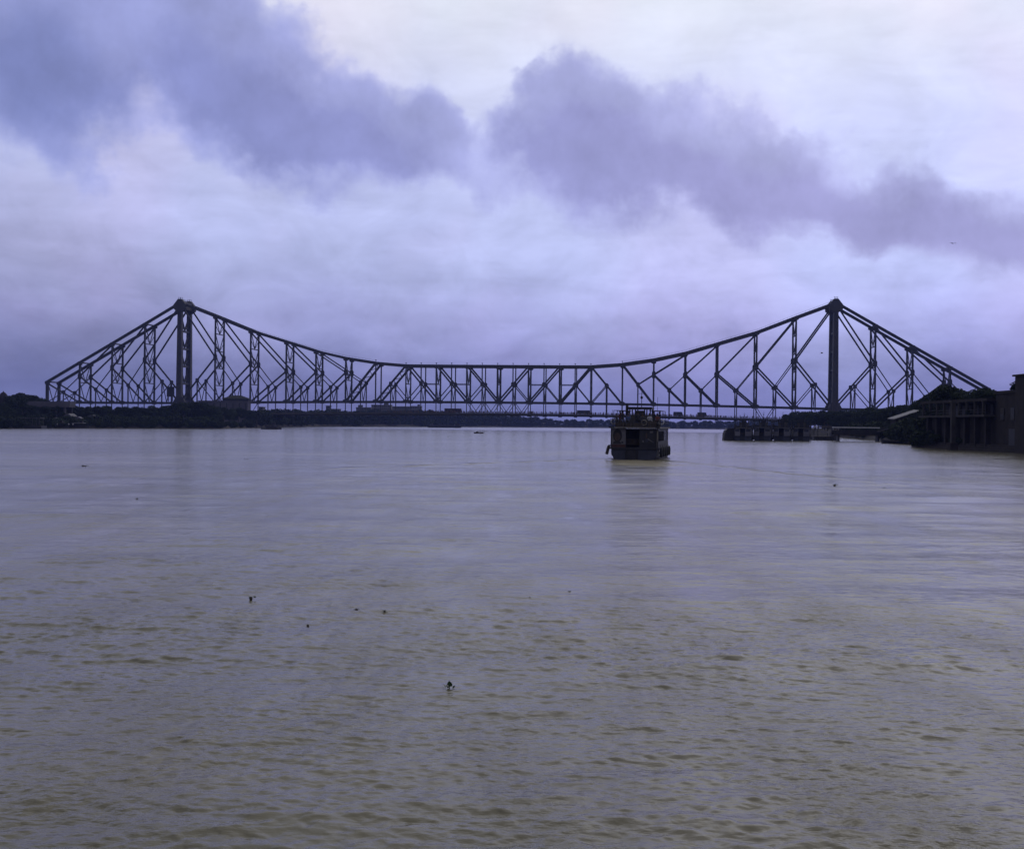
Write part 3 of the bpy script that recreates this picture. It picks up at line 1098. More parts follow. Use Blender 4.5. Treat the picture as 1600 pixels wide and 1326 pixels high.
def deck_pt(px, r):
    """point on the deck, r metres behind the near truss, seen at column px"""
    s = (px - 777) / 2.24
    for _ in range(12):
        p = BM @ Vector((s, r, zd(s)))
        s -= (800 + F * p.x / p.y - px) / 2.24
    return BM @ Vector((s, r, zd(s)))


# traffic on the deck
def bus(name, px0, px1, r, hgt, col, label, cat):
    p0, p1 = deck_pt(px0, r), deck_pt(px1, r)
    L = (p1 - p0).length
    t = thing(name, label, cat, p0.lerp(p1, 0.5), PSI, 'vehicles crossing the bridge deck')
    bw = 2.5
    mb = MB()
    mb.prism([(-L / 2, 0.5), (L / 2 - 0.1, 0.5), (L / 2, 1.0), (L / 2 - 0.05, 1.7), (L / 2 - 0.45, hgt - 0.15), (L / 2 - 0.9, hgt), (-L / 2 + 0.2, hgt), (-L / 2, hgt - 0.25)], -bw / 2, bw / 2)
    mb.build('body', col, t)
    for k in range(int(L / 1.6)):
        MB().box((-L / 2 + 1.2 + k * 1.5, -bw / 2 - 0.01, hgt * 0.66), (1.15, 0.05, 0.8)).build('window', 'glass', t)
    MB().box((L / 2 - 0.28, 0, hgt * 0.68), (0.1, 2.1, 0.9)).build('windscreen', 'glass', t)
    for sx in (-L / 2 + 2.0, L / 2 - 2.0):
        for sy in (-bw / 2, bw / 2):
            w = MB().lathe([(0.0, -0.15), (0.5, -0.15), (0.5, 0.15), (0.0, 0.15)], (0, 0, 0), 10, 'x').build('wheel', 'rubber', t)
            w.rotation_euler = (0, 0, math.pi / 2)
            w.location = (sx, sy * 0.94, 0.5)


bus('city_bus', 694.5, 721.5, 1.5 + 3, 3.3, 'bus_red', 'long dark bus on the bridge deck just left of the centre of the span', 'bus')
bus('lorry', 901.5, 922.5, 3.5, 3.0, 'bus_grey', 'grey covered lorry on the bridge deck left of the ferry', 'lorry')
bus('city_bus', 1052, 1066.5, 3.5, 3.3, 'bus_blue', 'dark bus on the bridge deck just right of the ferry mast', 'bus')
bus('city_bus', 1089.5, 1104, 3.5, 3.3, 'bus_grey', 'second dark bus on the bridge deck to the right of the ferry', 'bus')
# the crowd on the near and far footways, nobody could count it
mb = MB()
for k in range(420):
    px = rnd.uniform(600, 1232)
    r = rnd.choice((-3.4, -2.6, -1.8, W + 2.5, W + 3.2))
    p = deck_pt(px, r + rnd.uniform(-0.3, 0.3))
    h = rnd.uniform(1.5, 1.78)
    a = rnd.uniform(0, 3.1)
    mb.box((p.x, p.y, p.z + h * 0.24), (0.26, 0.3, h * 0.48), a)
    mb.loft([[(p.x + q * math.cos(a + u), p.y + q * math.sin(a + u) * 0.7, p.z + h * zz) for u in (0, 1.57, 3.14, 4.71)]
             for q, zz in ((0.2, 0.46), (0.27, 0.7), (0.22, 0.83), (0.08, 0.86))])
    mb.lathe([(0.05, -0.12), (0.115, -0.05), (0.12, 0.03), (0.05, 0.12)], (p.x, p.y, p.z + h * 0.93), 5)
    if k % 5 == 0:   # head loads
        mb.box((p.x, p.y, p.z + h + 0.2), (0.55, 0.5, 0.36), a)
o = mb.build('crowd', CLOTH[3])
tag(o, 'crowd of pedestrians walking along the bridge footways', 'crowd', None, 'stuff')


# ------------------------------------------------------------------ trees
def crown_mesh(seed, nleaf, size, hgt, rad, lobes, low, m):
    """hgt tall, crown radius rad, foliage from height low upwards"""
    rg = np.random.default_rng(seed)
    cs = []
    for k in range(lobes):
        a = rg.uniform(0, 6.28)
        q = rad * 0.62 * math.sqrt(rg.uniform(0.02, 1))
        zc = low + (hgt - low) * rg.uniform(0.16, 0.84)
        taper = 1.0 - 0.55 * max(0, (zc - low) / (hgt - low) - 0.35)
        rr = rad * rg.uniform(0.3, 0.52) * taper
        zc = min(zc, hgt - rr * 0.75)
        cs.append((q * math.cos(a) * taper, q * math.sin(a) * taper, zc, rr))
    cs.append((0, 0, hgt - rad * 0.42, rad * 0.5))
    vs, fs = [], []
    w = np.array([c[3] ** 2 for c in cs])
    w /= w.sum()
    for k in range(nleaf):
        c = cs[rg.choice(len(cs), p=w)]
        d = rg.normal(size=3)
        d /= np.linalg.norm(d)
        rr = c[3] * (0.45 + 0.62 * rg.uniform() ** 0.6)
        p = np.array(c[:3]) + d * rr * np.array([1, 1, 0.8])
        if p[2] < low * 0.6:
            continue
        t = rg.normal(size=3)
        nrm = d * 0.8 + rg.normal(size=3) * 0.6
        u = np.cross(nrm, t)
        u /= np.linalg.norm(u) + 1e-9
        v = np.cross(nrm, u)
        v /= np.linalg.norm(v) + 1e-9
        s1, s2 = size * rg.uniform(0.5, 1.2), size * rg.uniform(0.35, 0.8)
        b = len(vs)
        bend = d * size * 0.25
        vs += [tuple(p - u * s1), tuple(p - v * s2 * 0.9 + bend), tuple(p + u * s1 * 0.9), tuple(p + v * s2 + bend)]
        fs.append((b, b + 1, b + 2, b + 3))
    me = bpy.data.meshes.new('crown')
    me.from_pydata(vs, [], fs)
    me.materials.append(M[m])
    return me


def trunk_mesh(hgt, r0):
    mb = MB()
    mb.tube((0, 0, -0.8), (0.15, 0, hgt * 0.35), r0, r0 * 0.7, 7)
    mb.tube((0.15, 0, hgt * 0.33), (0.05, 0.1, hgt * 0.72), r0 * 0.7, r0 * 0.25, 6)
    for k in range(4):
        a = k * 1.7
        z = hgt * (0.3 + 0.07 * k)
        mb.tube((0.12, 0, z), (math.cos(a) * hgt * 0.2, math.sin(a) * hgt * 0.2, z + hgt * 0.2), r0 * 0.4, r0 * 0.12, 5)
    return mb.mesh('trunk', 'bark')


CROWNS = [crown_mesh(1, 3600, 0.42, 12, 4.6, 11, 2.2, 'leaf'), crown_mesh(2, 3600, 0.42, 12, 5.2, 12, 1.6, 'leaf_b'),
          crown_mesh(3, 3200, 0.42, 12, 4.2, 9, 3.0, 'leaf'), crown_mesh(4, 3800, 0.42, 12, 5.6, 14, 1.2, 'leaf_b'),
          crown_mesh(5, 2600, 0.40, 12, 3.2, 8, 2.5, 'leaf')]
CROWN_FAR = [crown_mesh(11, 900, 0.85, 12, 5.4, 9, 0.8, 'leaf'), crown_mesh(12, 900, 0.85, 12, 6.2, 10, 0.6, 'leaf_b'),
             crown_mesh(13, 800, 0.85, 12, 4.6, 7, 1.0, 'leaf')]
SHRUB = [crown_mesh(21, 1100, 0.34, 3.2, 2.6, 7, 0.1, 'leaf'), crown_mesh(22, 1100, 0.34, 2.8, 3.0, 7, 0.1, 'leaf_b')]
PALM_F = None
TRUNK = trunk_mesh(12, 0.38)


def tree(loc, h, crown, label, group, wide=1.0, name='leafy_tree'):
    t = thing(name, label, 'tree', loc, rnd.uniform(0, 6.28), group)
    k = h / 12.0
    t.scale = (k * wide, k * wide, k)
    link('trunk', TRUNK, t)
    link('crown', crown, t)
    return t


def shrub(loc, k, label, group):
    o = link('bank_shrub', rnd.choice(SHRUB))
    o.location = loc
    o.rotation_euler = (0, 0, rnd.uniform(0, 6.28))
    o.scale = (k * 1.25, k * 1.25, k)
    tag(o, label, 'shrub', group)


def bank_tree(px, ytop, d, ground, crowns, label, group, wide=1.0):
    p = at(px, ytop, d)
    h = max(4.0, p.z - ground)
    return tree((p.x, d, ground), h, rnd.choice(crowns), label, group, wide)


def prof(pts, x):
    for (a, ya), (b, yb) in zip(pts, pts[1:]):
        if a <= x <= b:
            return ya + (yb - ya) * (x - a) / (b - a)
    return pts[-1][1] if x > pts[-1][0] else pts[0][1]


# grove on the left bank below the near end of the bridge
LP = [(96, 634), (120, 633), (200, 634), (262, 633), (285, 629), (305, 627), (318, 628), (330, 632), (345, 634), (396, 638)]
GL = 'trees of the dark grove on the left bank'
LL = 'dark leafy tree in the dense grove on the left bank below the bridge truss'
x = 98
while x < 398:
    for dd, lowr in ((26, 0), (60, -1.5)):
        d0 = float(np.interp(x, [0, 110, 240, 345, 395], [478, 540, 590, 640, 745]))
        bank_tree(x + rnd.uniform(-3, 3), prof(LP, x) + rnd.uniform(-1.0, 3.0) - lowr * 0.6, d0 + dd + rnd.uniform(-6, 6), 2.8, CROWNS, LL, GL, 1.25)
    x += 10.5
# trees on the far left edge behind the landing
for px, yt, d in ((14, 618, 560), (24, 616, 580), (33, 613.5, 570), (43, 616, 585), (52, 617, 560), (60, 620, 575), (18, 622, 530), (38, 620, 540), (5, 628, 520)):
    bank_tree(px, yt, d, 2.8, CROWNS, 'dark tree rising behind the landing stage at the far left edge', 'trees behind the left landing', 1.2)
for px in range(4, 110, 11):
    bank_tree(px + rnd.uniform(-3, 3), rnd.uniform(632, 638), 512 + px * 0.5 + rnd.uniform(-8, 8), 2.8, CROWNS, 'low dark tree under the left landing buildings', 'low trees at the left landing', 1.4)
for k in range(80):
    px = rnd.uniform(-12, 398)
    d0 = float(np.interp(px, [0, 110, 240, 345, 395], [478, 540, 590, 640, 755]))
    shrub((xat(px, d0 + 3), d0 + 3 + rnd.uniform(-2, 2), 0.3), rnd.uniform(1.1, 1.9), 'dark shrub at the waterline below the left bank grove', 'shrubs along the left waterline')

# mass of trees on the right bank
RP = [(1222, 650), (1232, 642), (1260, 640.5), (1290, 641), (1310, 640), (1335, 638.5), (1350, 635), (1370, 637), (1400, 633), (1425, 631), (1445, 625), (1462, 618), (1480, 612.5), (1500, 613), (1515, 618), (1530, 613)]
GR = 'trees of the dark wood on the right bank'
LRt = 'dark tree in the wood on the right bank behind the moored ferries'
x = 1226
while x < 1440:
    for row in range(3):
        d0 = float(np.interp(x, [1226, 1300, 1380, 1440], [620, 545, 440, 385])) + row * 26
        bank_tree(x + rnd.uniform(-3, 3), prof(RP, x) + rnd.uniform(-0.5, 2.5) + (2 - row) * 2.2, d0, 3.0, CROWNS, LRt, GR, 1.25)
    x += 10
for px, yt, d in ((1436, 624, 350), (1450, 617, 340), (1462, 611, 330), (1474, 607, 325), (1484, 605.5, 320), (1496, 606.5, 322), (1508, 610, 318), (1455, 630, 318), (1470, 626, 315),
                  (1526, 612, 300), (1538, 608, 300), (1547, 608.5, 298), (1516, 617, 305), (1440, 640, 310), (1425, 645, 330)):
    bank_tree(px, yt, d, 3.0, CROWNS, 'tall dark tree behind the riverside colonnade on the right bank', 'tall trees behind the right colonnade', 1.15)
for k in range(64):
    t_ = rnd.uniform(0, 1)
    px = 1318 + t_ * 122
    d0 = float(np.interp(px, [1318, 1340, 1380, 1400, 1440], [522, 442, 356, 332, 268]))
    shrub((xat(px, d0) + rnd.uniform(1.0, 4.0), d0 + rnd.uniform(-4, 4), 0.3 + rnd.uniform(0, 1.5)), rnd.uniform(0.9, 1.6), 'dark shrub along the waterline of the right bank', 'shrubs along the right waterline')

# trees along the far bank, seen under and over the deck
FP = [(396, 640), (430, 639), (470, 640), (520, 640), (560, 640), (660, 641), (700, 643), (760, 646), (800, 648), (840, 651), (860, 655), (900, 655),
      (960, 654.5), (1040, 656.5), (1100, 657.5), (1180, 656), (1260, 656)]
FD = ([395, 450, 540, 680, 800, 970, 1100, 1300], [760, 930, 1175, 1450, 1700, 1900, 1850, 1880])
x = 398
while x < 700:
    d0 = float(np.interp(x, *FD))
    for row in range(2):
        bank_tree(x + rnd.uniform(-4, 4), prof(FP, x) + rnd.uniform(-1.6, 2.2) + (1 - row) * 2.0, d0 + 5 + row * 34, 0.4,
                  CROWN_FAR, 'dark tree on the far bank seen below the left half of the bridge', 'trees on the far bank left of the span', 1.4)
    x += 8.5
# beyond the middle of the span the far bank is one hazy wood
wood_v, wood_f = [], []
for ci in range(3):
    me_ = CROWN_FAR[ci]
    base_v = np.array([v.co[:] for v in me_.vertices])
    keep = 560 * 4
    CF = base_v[:keep]
    x = 690 + ci * 3
    while x < 1262:
        d0 = float(np.interp(x, *FD)) + 5 + ci * 26
        px = x + rnd.uniform(-4, 4)
        p = at(px, prof(FP, x) + rnd.uniform(-1.2, 2.4) + (2 - ci) * 1.2, d0)
        k = max(4.0, p.z - 0.4) / 12
        a = rnd.uniform(0, 6.28)
        ca, sa = math.cos(a), math.sin(a)
        b_ = len(wood_v)
        for vx, vy, vz in CF:
            wood_v.append((p.x + (vx * ca - vy * sa) * k * 1.5, d0 + (vx * sa + vy * ca) * k * 1.5, 0.4 + vz * k))
        wood_f += [(b_ + 4 * q, b_ + 4 * q + 1, b_ + 4 * q + 2, b_ + 4 * q + 3) for q in range(len(CF) // 4)]
        x += 8.5
mb = MB()
mb.v, mb.f = wood_v, wood_f
tag(mb.build('far_wood', 'leaf_b'), 'hazy blue wood along the distant far bank under the right half of the bridge', 'wood', None, 'stuff')


# ------------------------------------------------------------------ buildings
WIN = {}


def block(px0, px1, ytop, d, depth, m, label, floors, bays, ground=3.0, roof='flat', group=None, name='apartment_block', rz=0.0):
    x0, x1 = xat(px0, d), xat(px1, d)
    z1 = at((px0 + px1) / 2, ytop, d).z
    w, h = x1 - x0, z1 - ground
    t = thing(name, label, 'building', ((x0 + x1) / 2, d, ground), rz, group)
    MB().box((0, depth / 2, h / 2 - 0.5), (w, depth, h + 1)).build('wall', m, t)
    MB().box((0, depth / 2, h + 0.25), (w + 0.8, depth + 0.8, 0.5)).build('roof', 'city_roof', t)
    if roof == 'tank':
        MB().box((w * 0.22, depth / 2, h + 1.6), (w * 0.22, 3.5, 2.3)).build('roof_tank', 'city_b', t)
    if roof == 'stair':
        MB().box((-w * 0.25, depth / 2, h + 1.8), (w * 0.3, 4, 2.6)).build('stair_tower', m, t)
    for a in range(floors):
        for b in range(bays):
            key = 'w'
            if key not in WIN:
                WIN[key] = MB().box((0, 0, 0), (1, 0.12, 1)).mesh('window', 'glass')
            o = link('window', WIN[key], t)
            o.location = (-w / 2 + w * (b + 0.5) / bays, -0.03, h * (a + 0.55) / floors)
            o.scale = (min(1.8, w / bays * 0.5), 1, min(1.7, h / floors * 0.5))
    return t


far_d = lambda px: float(np.interp(px, [395, 450, 540, 680, 800, 970, 1100, 1300], [760, 930, 1175, 1450, 1700, 1900, 1850, 1880]))
block(404, 410, 636, far_d(407) + 130, 10, 'city_b', 'narrow pale tower block standing alone over the trees at the left of the far bank', 6, 2)
block(509, 515, 634, far_d(512) + 120, 10, 'city_b', 'slim dark block above the far trees below the left cantilever arm', 6, 2)
block(516, 530, 639, far_d(520) + 90, 12, 'city_b', 'low grey block beside the slim dark block on the far bank', 4, 5)
block(556, 579, 636.5, far_d(566) + 110, 14, 'city_b', 'broad grey apartment block leftmost of the far row', 6, 8, roof='stair')
block(580, 611, 632.5, far_d(590) + 125, 14, 'city_a', 'tallest grey apartment block in the middle of the far row', 7, 10, roof='tank')
block(612, 640, 635.0, far_d(620) + 118, 14, 'city_b', 'long grey apartment block second from the right of the far row', 6, 9)
block(641, 658, 634.5, far_d(640) + 105, 14, 'city_a', 'rightmost grey apartment block of the far row with a roof tank', 6, 5, roof='tank')
spec = [(596, 603, 652), (604, 609, 651), (668, 676, 656), (700, 712, 658), (716, 726, 655), (744, 748, 656), (770, 784, 659), (846, 853, 660), (880, 888, 663),
        (915, 921, 660), (1052, 1062, 662), (1066, 1074, 665.5), (1098, 1108, 664), (1112, 1116, 666)]
pos = ['behind the barge', 'near the barge bow', 'over the barge', 'left of the country boat', 'over the country boat', 'right of the country boat']
names = ['pale riverside house left of the barge, first of a close pair', 'pale riverside house left of the barge, second of a close pair', 'small pale house on the far bank over the left end of the barge',
         'long low white house on the far bank above the barge', 'small white house on the far bank over the right end of the barge', 'narrow white hut on the far bank above the country boat',
         'low pale riverside house right of the country boat', 'small white house on the hazy bank below the middle of the deck', 'tiny white house at the waterline left of the ferry',
         'small pale hut on the hazy bank nearest the ferry on its left', 'pale house on the blue far bank next to the ferry on its right', 'tiny white house low on the blue far bank right of the ferry',
         'long pale house on the blue far bank near the moored pontoon', 'tiny white hut on the blue far bank nearest the moored pontoon']
for (a, b, y), nm in zip(spec, names):
    block(a, b, y, far_d((a + b) / 2) + 12, 8, 'white_roof' if 'white' in nm else 'city_a', nm, 1, 2, 2.6, name='riverside_house', group='small houses along the far bank')

# hipped pavilion at the end of the grove on the left
d = 812
t = thing('pavilion', 'dim olive pavilion with hipped roof at the right end of the left grove', 'building', (xat(362, d), d, 2.8))
PZ = at(362, 626.5, d).z - 2.8 - 11.9
t.location.z += PZ
t.scale = (1.22, 1.0, 1.0)
MB().box((-5, 6, 2.6), (27, 10, 18.4)).build('terrace', 'concrete', t)
for k in range(8):
    MB().box((-17 + k * 3.5, 0.9, 8.6), (0.5, 0.5, 4.2)).build('column', 'soot_plaster', t)
MB().box((-5, 5.9, 11.95), (28, 11, 0.5)).build('terrace_roof', 'concrete', t)
MB().box((1.5, 6, 12.8), (14, 8, 1.5)).build('wall', 'soot_plaster', t)
mb = MB()
mb.add([(-6.3, 1.2, 13.6), (9.3, 1.2, 13.6), (9.3, 10.8, 13.6), (-6.3, 10.8, 13.6), (-1, 6, 16.0), (4, 6, 16.0)],
       [(0, 1, 5, 4), (1, 2, 5), (2, 3, 4, 5), (3, 0, 4), (3, 2, 1, 0)])
mb.build('roof', 'grass', t)

# landing buildings at the far left
d = 555
t = thing('river_terminal', 'flat roofed concrete river terminal with square pillars at the left bank landing', 'building', (xat(76, d), d, 2.6), 0.12)
z = at(76, 628, d).z - 2.6
MB().prism([(-10.5, z - 0.9), (-8, z - 2.2), (10, z - 2.2), (10.5, z + 0.3), (-10.5, z + 0.3)], -4, 7).build('roof', 'concrete', t)
MB().box((0, 6, z / 2 - 1.4), (18, 1, z - 1.0)).build('wall', 'soot_plaster', t)
for k in range(5):
    MB().box((-7.5 + k * 3.8, -2.4, z / 2 - 1.2), (1.7 if k == 2 else 0.9, 0.9, z - 1.6)).build('pillar', 'concrete', t)
MB().box((0, 0.5, z * 0.42), (18, 8, 0.35)).build('floor_slab', 'soot_plaster', t)
d = 500
t = thing('landing_stage', 'long low landing stage with pale flat roof at the left waterline', 'jetty', (xat(38, d), d, 0))
MB().box((0, 0, 4.25), (15, 5, 0.22)).build('roof', 'tin', t)
MB().box((0, 0, 0.45), (16.5, 6, 1.3)).build('pontoon', 'boat_dark', t)
for k in range(6):
    for y in (-2.1, 2.1):
        MB().box((-7 + k * 2.8, y, 2.6), (0.18, 0.18, 3.1)).build('post', 'steel', t)
mb = MB()
for hz in (1.6, 2.1):
    mb.beam((-8, -2.8, hz), (8, -2.8, hz), 0.07)
for k in range(9):
    mb.beam((-8 + 2 * k, -2.8, 1.1), (-8 + 2 * k, -2.8, 2.1), 0.07)
mb.build('railing', 'steel', t)
d = 566
t = thing('domed_house', 'dark brown domed house at the extreme left edge of the bank', 'building', (xat(2, d), d, 2.8))
z = at(2, 624, d).z - 2.8
MB().box((0, 2, z / 2), (4.6, 5, z)).build('wall', 'soot_brick', t)
MB().lathe([(2.3, 0), (2.25, 1.0), (1.8, 2.2), (1.0, 3.2), (0.25, 3.7), (0.0, 4.3)], (0, 2, z), 14).build('dome', 'soot_brick', t, True)
MB().box((0.5, -0.55, z * 0.72), (0.9, 0.12, 1.5)).build('window', 'glass', t)

def hut(px0, px1, yt, d, label, roofm='tin'):
    x0, x1 = xat(px0, d), xat(px1, d)
    h = at((px0 + px1) / 2, yt, d).z - 1.2
    w = x1 - x0
    t = thing('bank_hut', label, 'building', ((x0 + x1) / 2, d, 1.2), rnd.uniform(-0.2, 0.2), 'huts at the left landing')
    MB().box((0, 2, h * 0.38 - 0.3), (w * 0.9, 4, h * 0.76 + 0.6)).build('wall', 'soot_brick', t)
    MB().prism([(-w / 2, h * 0.72), (w / 2, h * 0.72), (w / 2, h * 0.78), (w * 0.1, h), (-w * 0.1, h), (-w / 2, h * 0.78)], -0.5, 4.6).build('roof', roofm, t)
    MB().box((-w * 0.15, -0.04, h * 0.33), (0.9, 0.12, h * 0.6)).build('door', 'boat_dark', t)
    MB().box((w * 0.22, -0.04, h * 0.45), (0.8, 0.12, 0.7)).build('window', 'glass', t)
    return t


hut(80, 92, 652, 536, 'small dark hut with a tin roof beneath the river terminal')
hut(99, 113, 645.5, 548, 'larger hut with a grey tin roof right of the river terminal')
hut(113, 128, 650.5, 548, 'low hut in the middle of the left landing huts')
hut(135, 153, 647.5, 556, 'rightmost hut at the left landing against the dark grove')
hut(16, 34, 657, 496, 'long low hut behind the landing stage at the left')

# ------------------------------------------------------------------ people
def person_mesh(pose):
    if pose == 'stand':
        J = {'pel': (0, 0, 0.93), 'wst': (0, 0.01, 1.1), 'chs': (0, 0, 1.32), 'nck': (0, 0.01, 1.47), 'hd': (0, -0.01, 1.56), 'hd2': (0, -0.015, 1.68),
             'hl': (-0.1, 0, 0.88), 'kl': (-0.12, -0.03, 0.49), 'al': (-0.13, 0.03, 0.08), 'tl': (-0.14, -0.13, 0.03),
             'hr': (0.1, 0, 0.88), 'kr': (0.12, -0.04, 0.49), 'ar': (0.13, 0.02, 0.08), 'tr': (0.14, -0.14, 0.03),
             'sl': (-0.19, 0, 1.38), 'el': (-0.27, 0.03, 1.12), 'wl': (-0.25, -0.08, 0.9), 'ml': (-0.25, -0.12, 0.79),
             'sr': (0.19, 0, 1.38), 'er': (0.27, 0.02, 1.12), 'wr': (0.2, -0.16, 0.98), 'mr': (0.14, -0.22, 0.95)}
    else:
        J = {'pel': (0, 0.0, 0.50), 'wst': (0, 0.04, 0.66), 'chs': (0, 0.02, 0.90), 'nck': (0, 0, 1.05), 'hd': (0, -0.02, 1.13), 'hd2': (0, -0.03, 1.25),
             'hl': (-0.1, -0.04, 0.49), 'kl': (-0.14, -0.42, 0.52), 'al': (-0.14, -0.40, 0.1), 'tl': (-0.15, -0.55, 0.04),
             'hr': (0.1, -0.04, 0.49), 'kr': (0.15, -0.42, 0.52), 'ar': (0.15, -0.38, 0.1), 'tr': (0.16, -0.53, 0.04),
             'sl': (-0.19, 0, 0.96), 'el': (-0.26, -0.03, 0.7), 'wl': (-0.18, -0.26, 0.62), 'ml': (-0.13, -0.35, 0.6),
             'sr': (0.19, 0, 0.96), 'er': (0.26, -0.03, 0.7), 'wr': (0.18, -0.26, 0.62), 'mr': (0.13, -0.35, 0.6)}
    rad = {'pel': .15, 'wst': .125, 'chs': .15, 'nck': .055, 'hd': .085, 'hd2': .085, 'hl': .1, 'kl': .06, 'al': .042, 'tl': .035, 'hr': .1, 'kr': .06, 'ar': .042, 'tr': .035,
           'sl': .07, 'el': .045, 'wl': .032, 'ml': .028, 'sr': .07, 'er': .045, 'wr': .032, 'mr': .028}
    E_ = [('pel', 'wst'), ('wst', 'chs'), ('chs', 'nck'), ('nck', 'hd'), ('hd', 'hd2'), ('pel', 'hl'), ('hl', 'kl'), ('kl', 'al'), ('al', 'tl'), ('pel', 'hr'), ('hr', 'kr'), ('kr', 'ar'), ('ar', 'tr'),
          ('chs', 'sl'), ('sl', 'el'), ('el', 'wl'), ('wl', 'ml'), ('chs', 'sr'), ('sr', 'er'), ('er', 'wr'), ('wr', 'mr')]
    ks = list(J)
    me = bpy.data.meshes.new('person')
    me.from_pydata([J[k] for k in ks], [(ks.index(a), ks.index(b)) for a, b in E_], [])
    o = bpy.data.objects.new('tmp', me)
    COL.objects.link(o)
    md = o.modifiers.new('skin', 'SKIN')
    for i, k in enumerate(ks):
        me.skin_vertices[0].data[i].radius = (rad[k], rad[k])
    me.skin_vertices[0].data[0].use_root = True
    o.modifiers.new('sub', 'SUBSURF').levels = 1
    dg = bpy.context.evaluated_depsgraph_get()
    out = bpy.data.meshes.new_from_object(o.evaluated_get(dg))
    bpy.data.objects.remove(o)
    out.polygons.foreach_set('use_smooth', [True] * len(out.polygons))
    return out, J['hd2']


PM = {}
for ps in ('stand', 'sit'):
    base_me, hp = person_mesh(ps)
    for ci, cm in enumerate(CLOTH):
        q = base_me.copy()
        q.materials.clear()
        if ps == 'sit':
            c2 = cm.copy()
            for nd in c2.node_tree.nodes:
                if nd.type == 'MAP_RANGE':
                    if nd.inputs[1].default_value < 1.2:
                        nd.inputs[1].default_value, nd.inputs[2].default_value = 0.56, 0.58
                    else:
                        nd.inputs[1].default_value, nd.inputs[2].default_value = 1.0, 1.02
            cm = c2
        q.materials.append(cm)
        PM[ps, ci] = (q, hp)
HAIR = MB().lathe([(0.0, 0.12), (0.07, 0.1), (0.105, 0.04), (0.108, -0.03), (0.09, -0.07)], (0, 0.02, 0), 9).mesh('hair', 'hair')


def person(loc, rz, pose, ci, label, group=None):
    me, hp = PM[pose, ci]
    o = link('person', me)
    o.location = loc
    o.rotation_euler = (0, 0, rz)
    tag(o, label, 'person', group)
    h = link('hair', HAIR, o)
    h.location = hp
    return o


# ------------------------------------------------------------------ ferries
def hull_mesh(L, hw, zt, rake=3.5, zb=-0.7, stern=0.92):
    rings = []
    for k in range(12):
        t = k / 11
        y = L * t
        if t < 0.7:
            w = hw * (stern + (1 - stern) * min(1, t * 4))
        else:
            u = (t - 0.7) / 0.3
            w = hw * (1 - 0.9 * u ** 2.2)
        lift = 0.0 if t < 0.75 else (t - 0.75) / 0.25 * 0.7
        yo = 0 if t < 0.8 else rake * (t - 0.8) / 0.2 * 0.35
        pr = [(-w, zt + lift * 0.5, yo), (-w * 0.99, 0.35 + lift, yo * 0.5), (-w * 0.9, -0.15 + lift * 0.5, 0), (-w * 0.6, zb, 0), (w * 0.6, zb, 0), (w * 0.9, -0.15 + lift * 0.5, 0), (w * 0.99, 0.35 + lift, yo * 0.5), (w, zt + lift * 0.5, yo)]
        rings.append([(a, y + c, b) for a, b, c in pr])
    return MB().loft(rings)


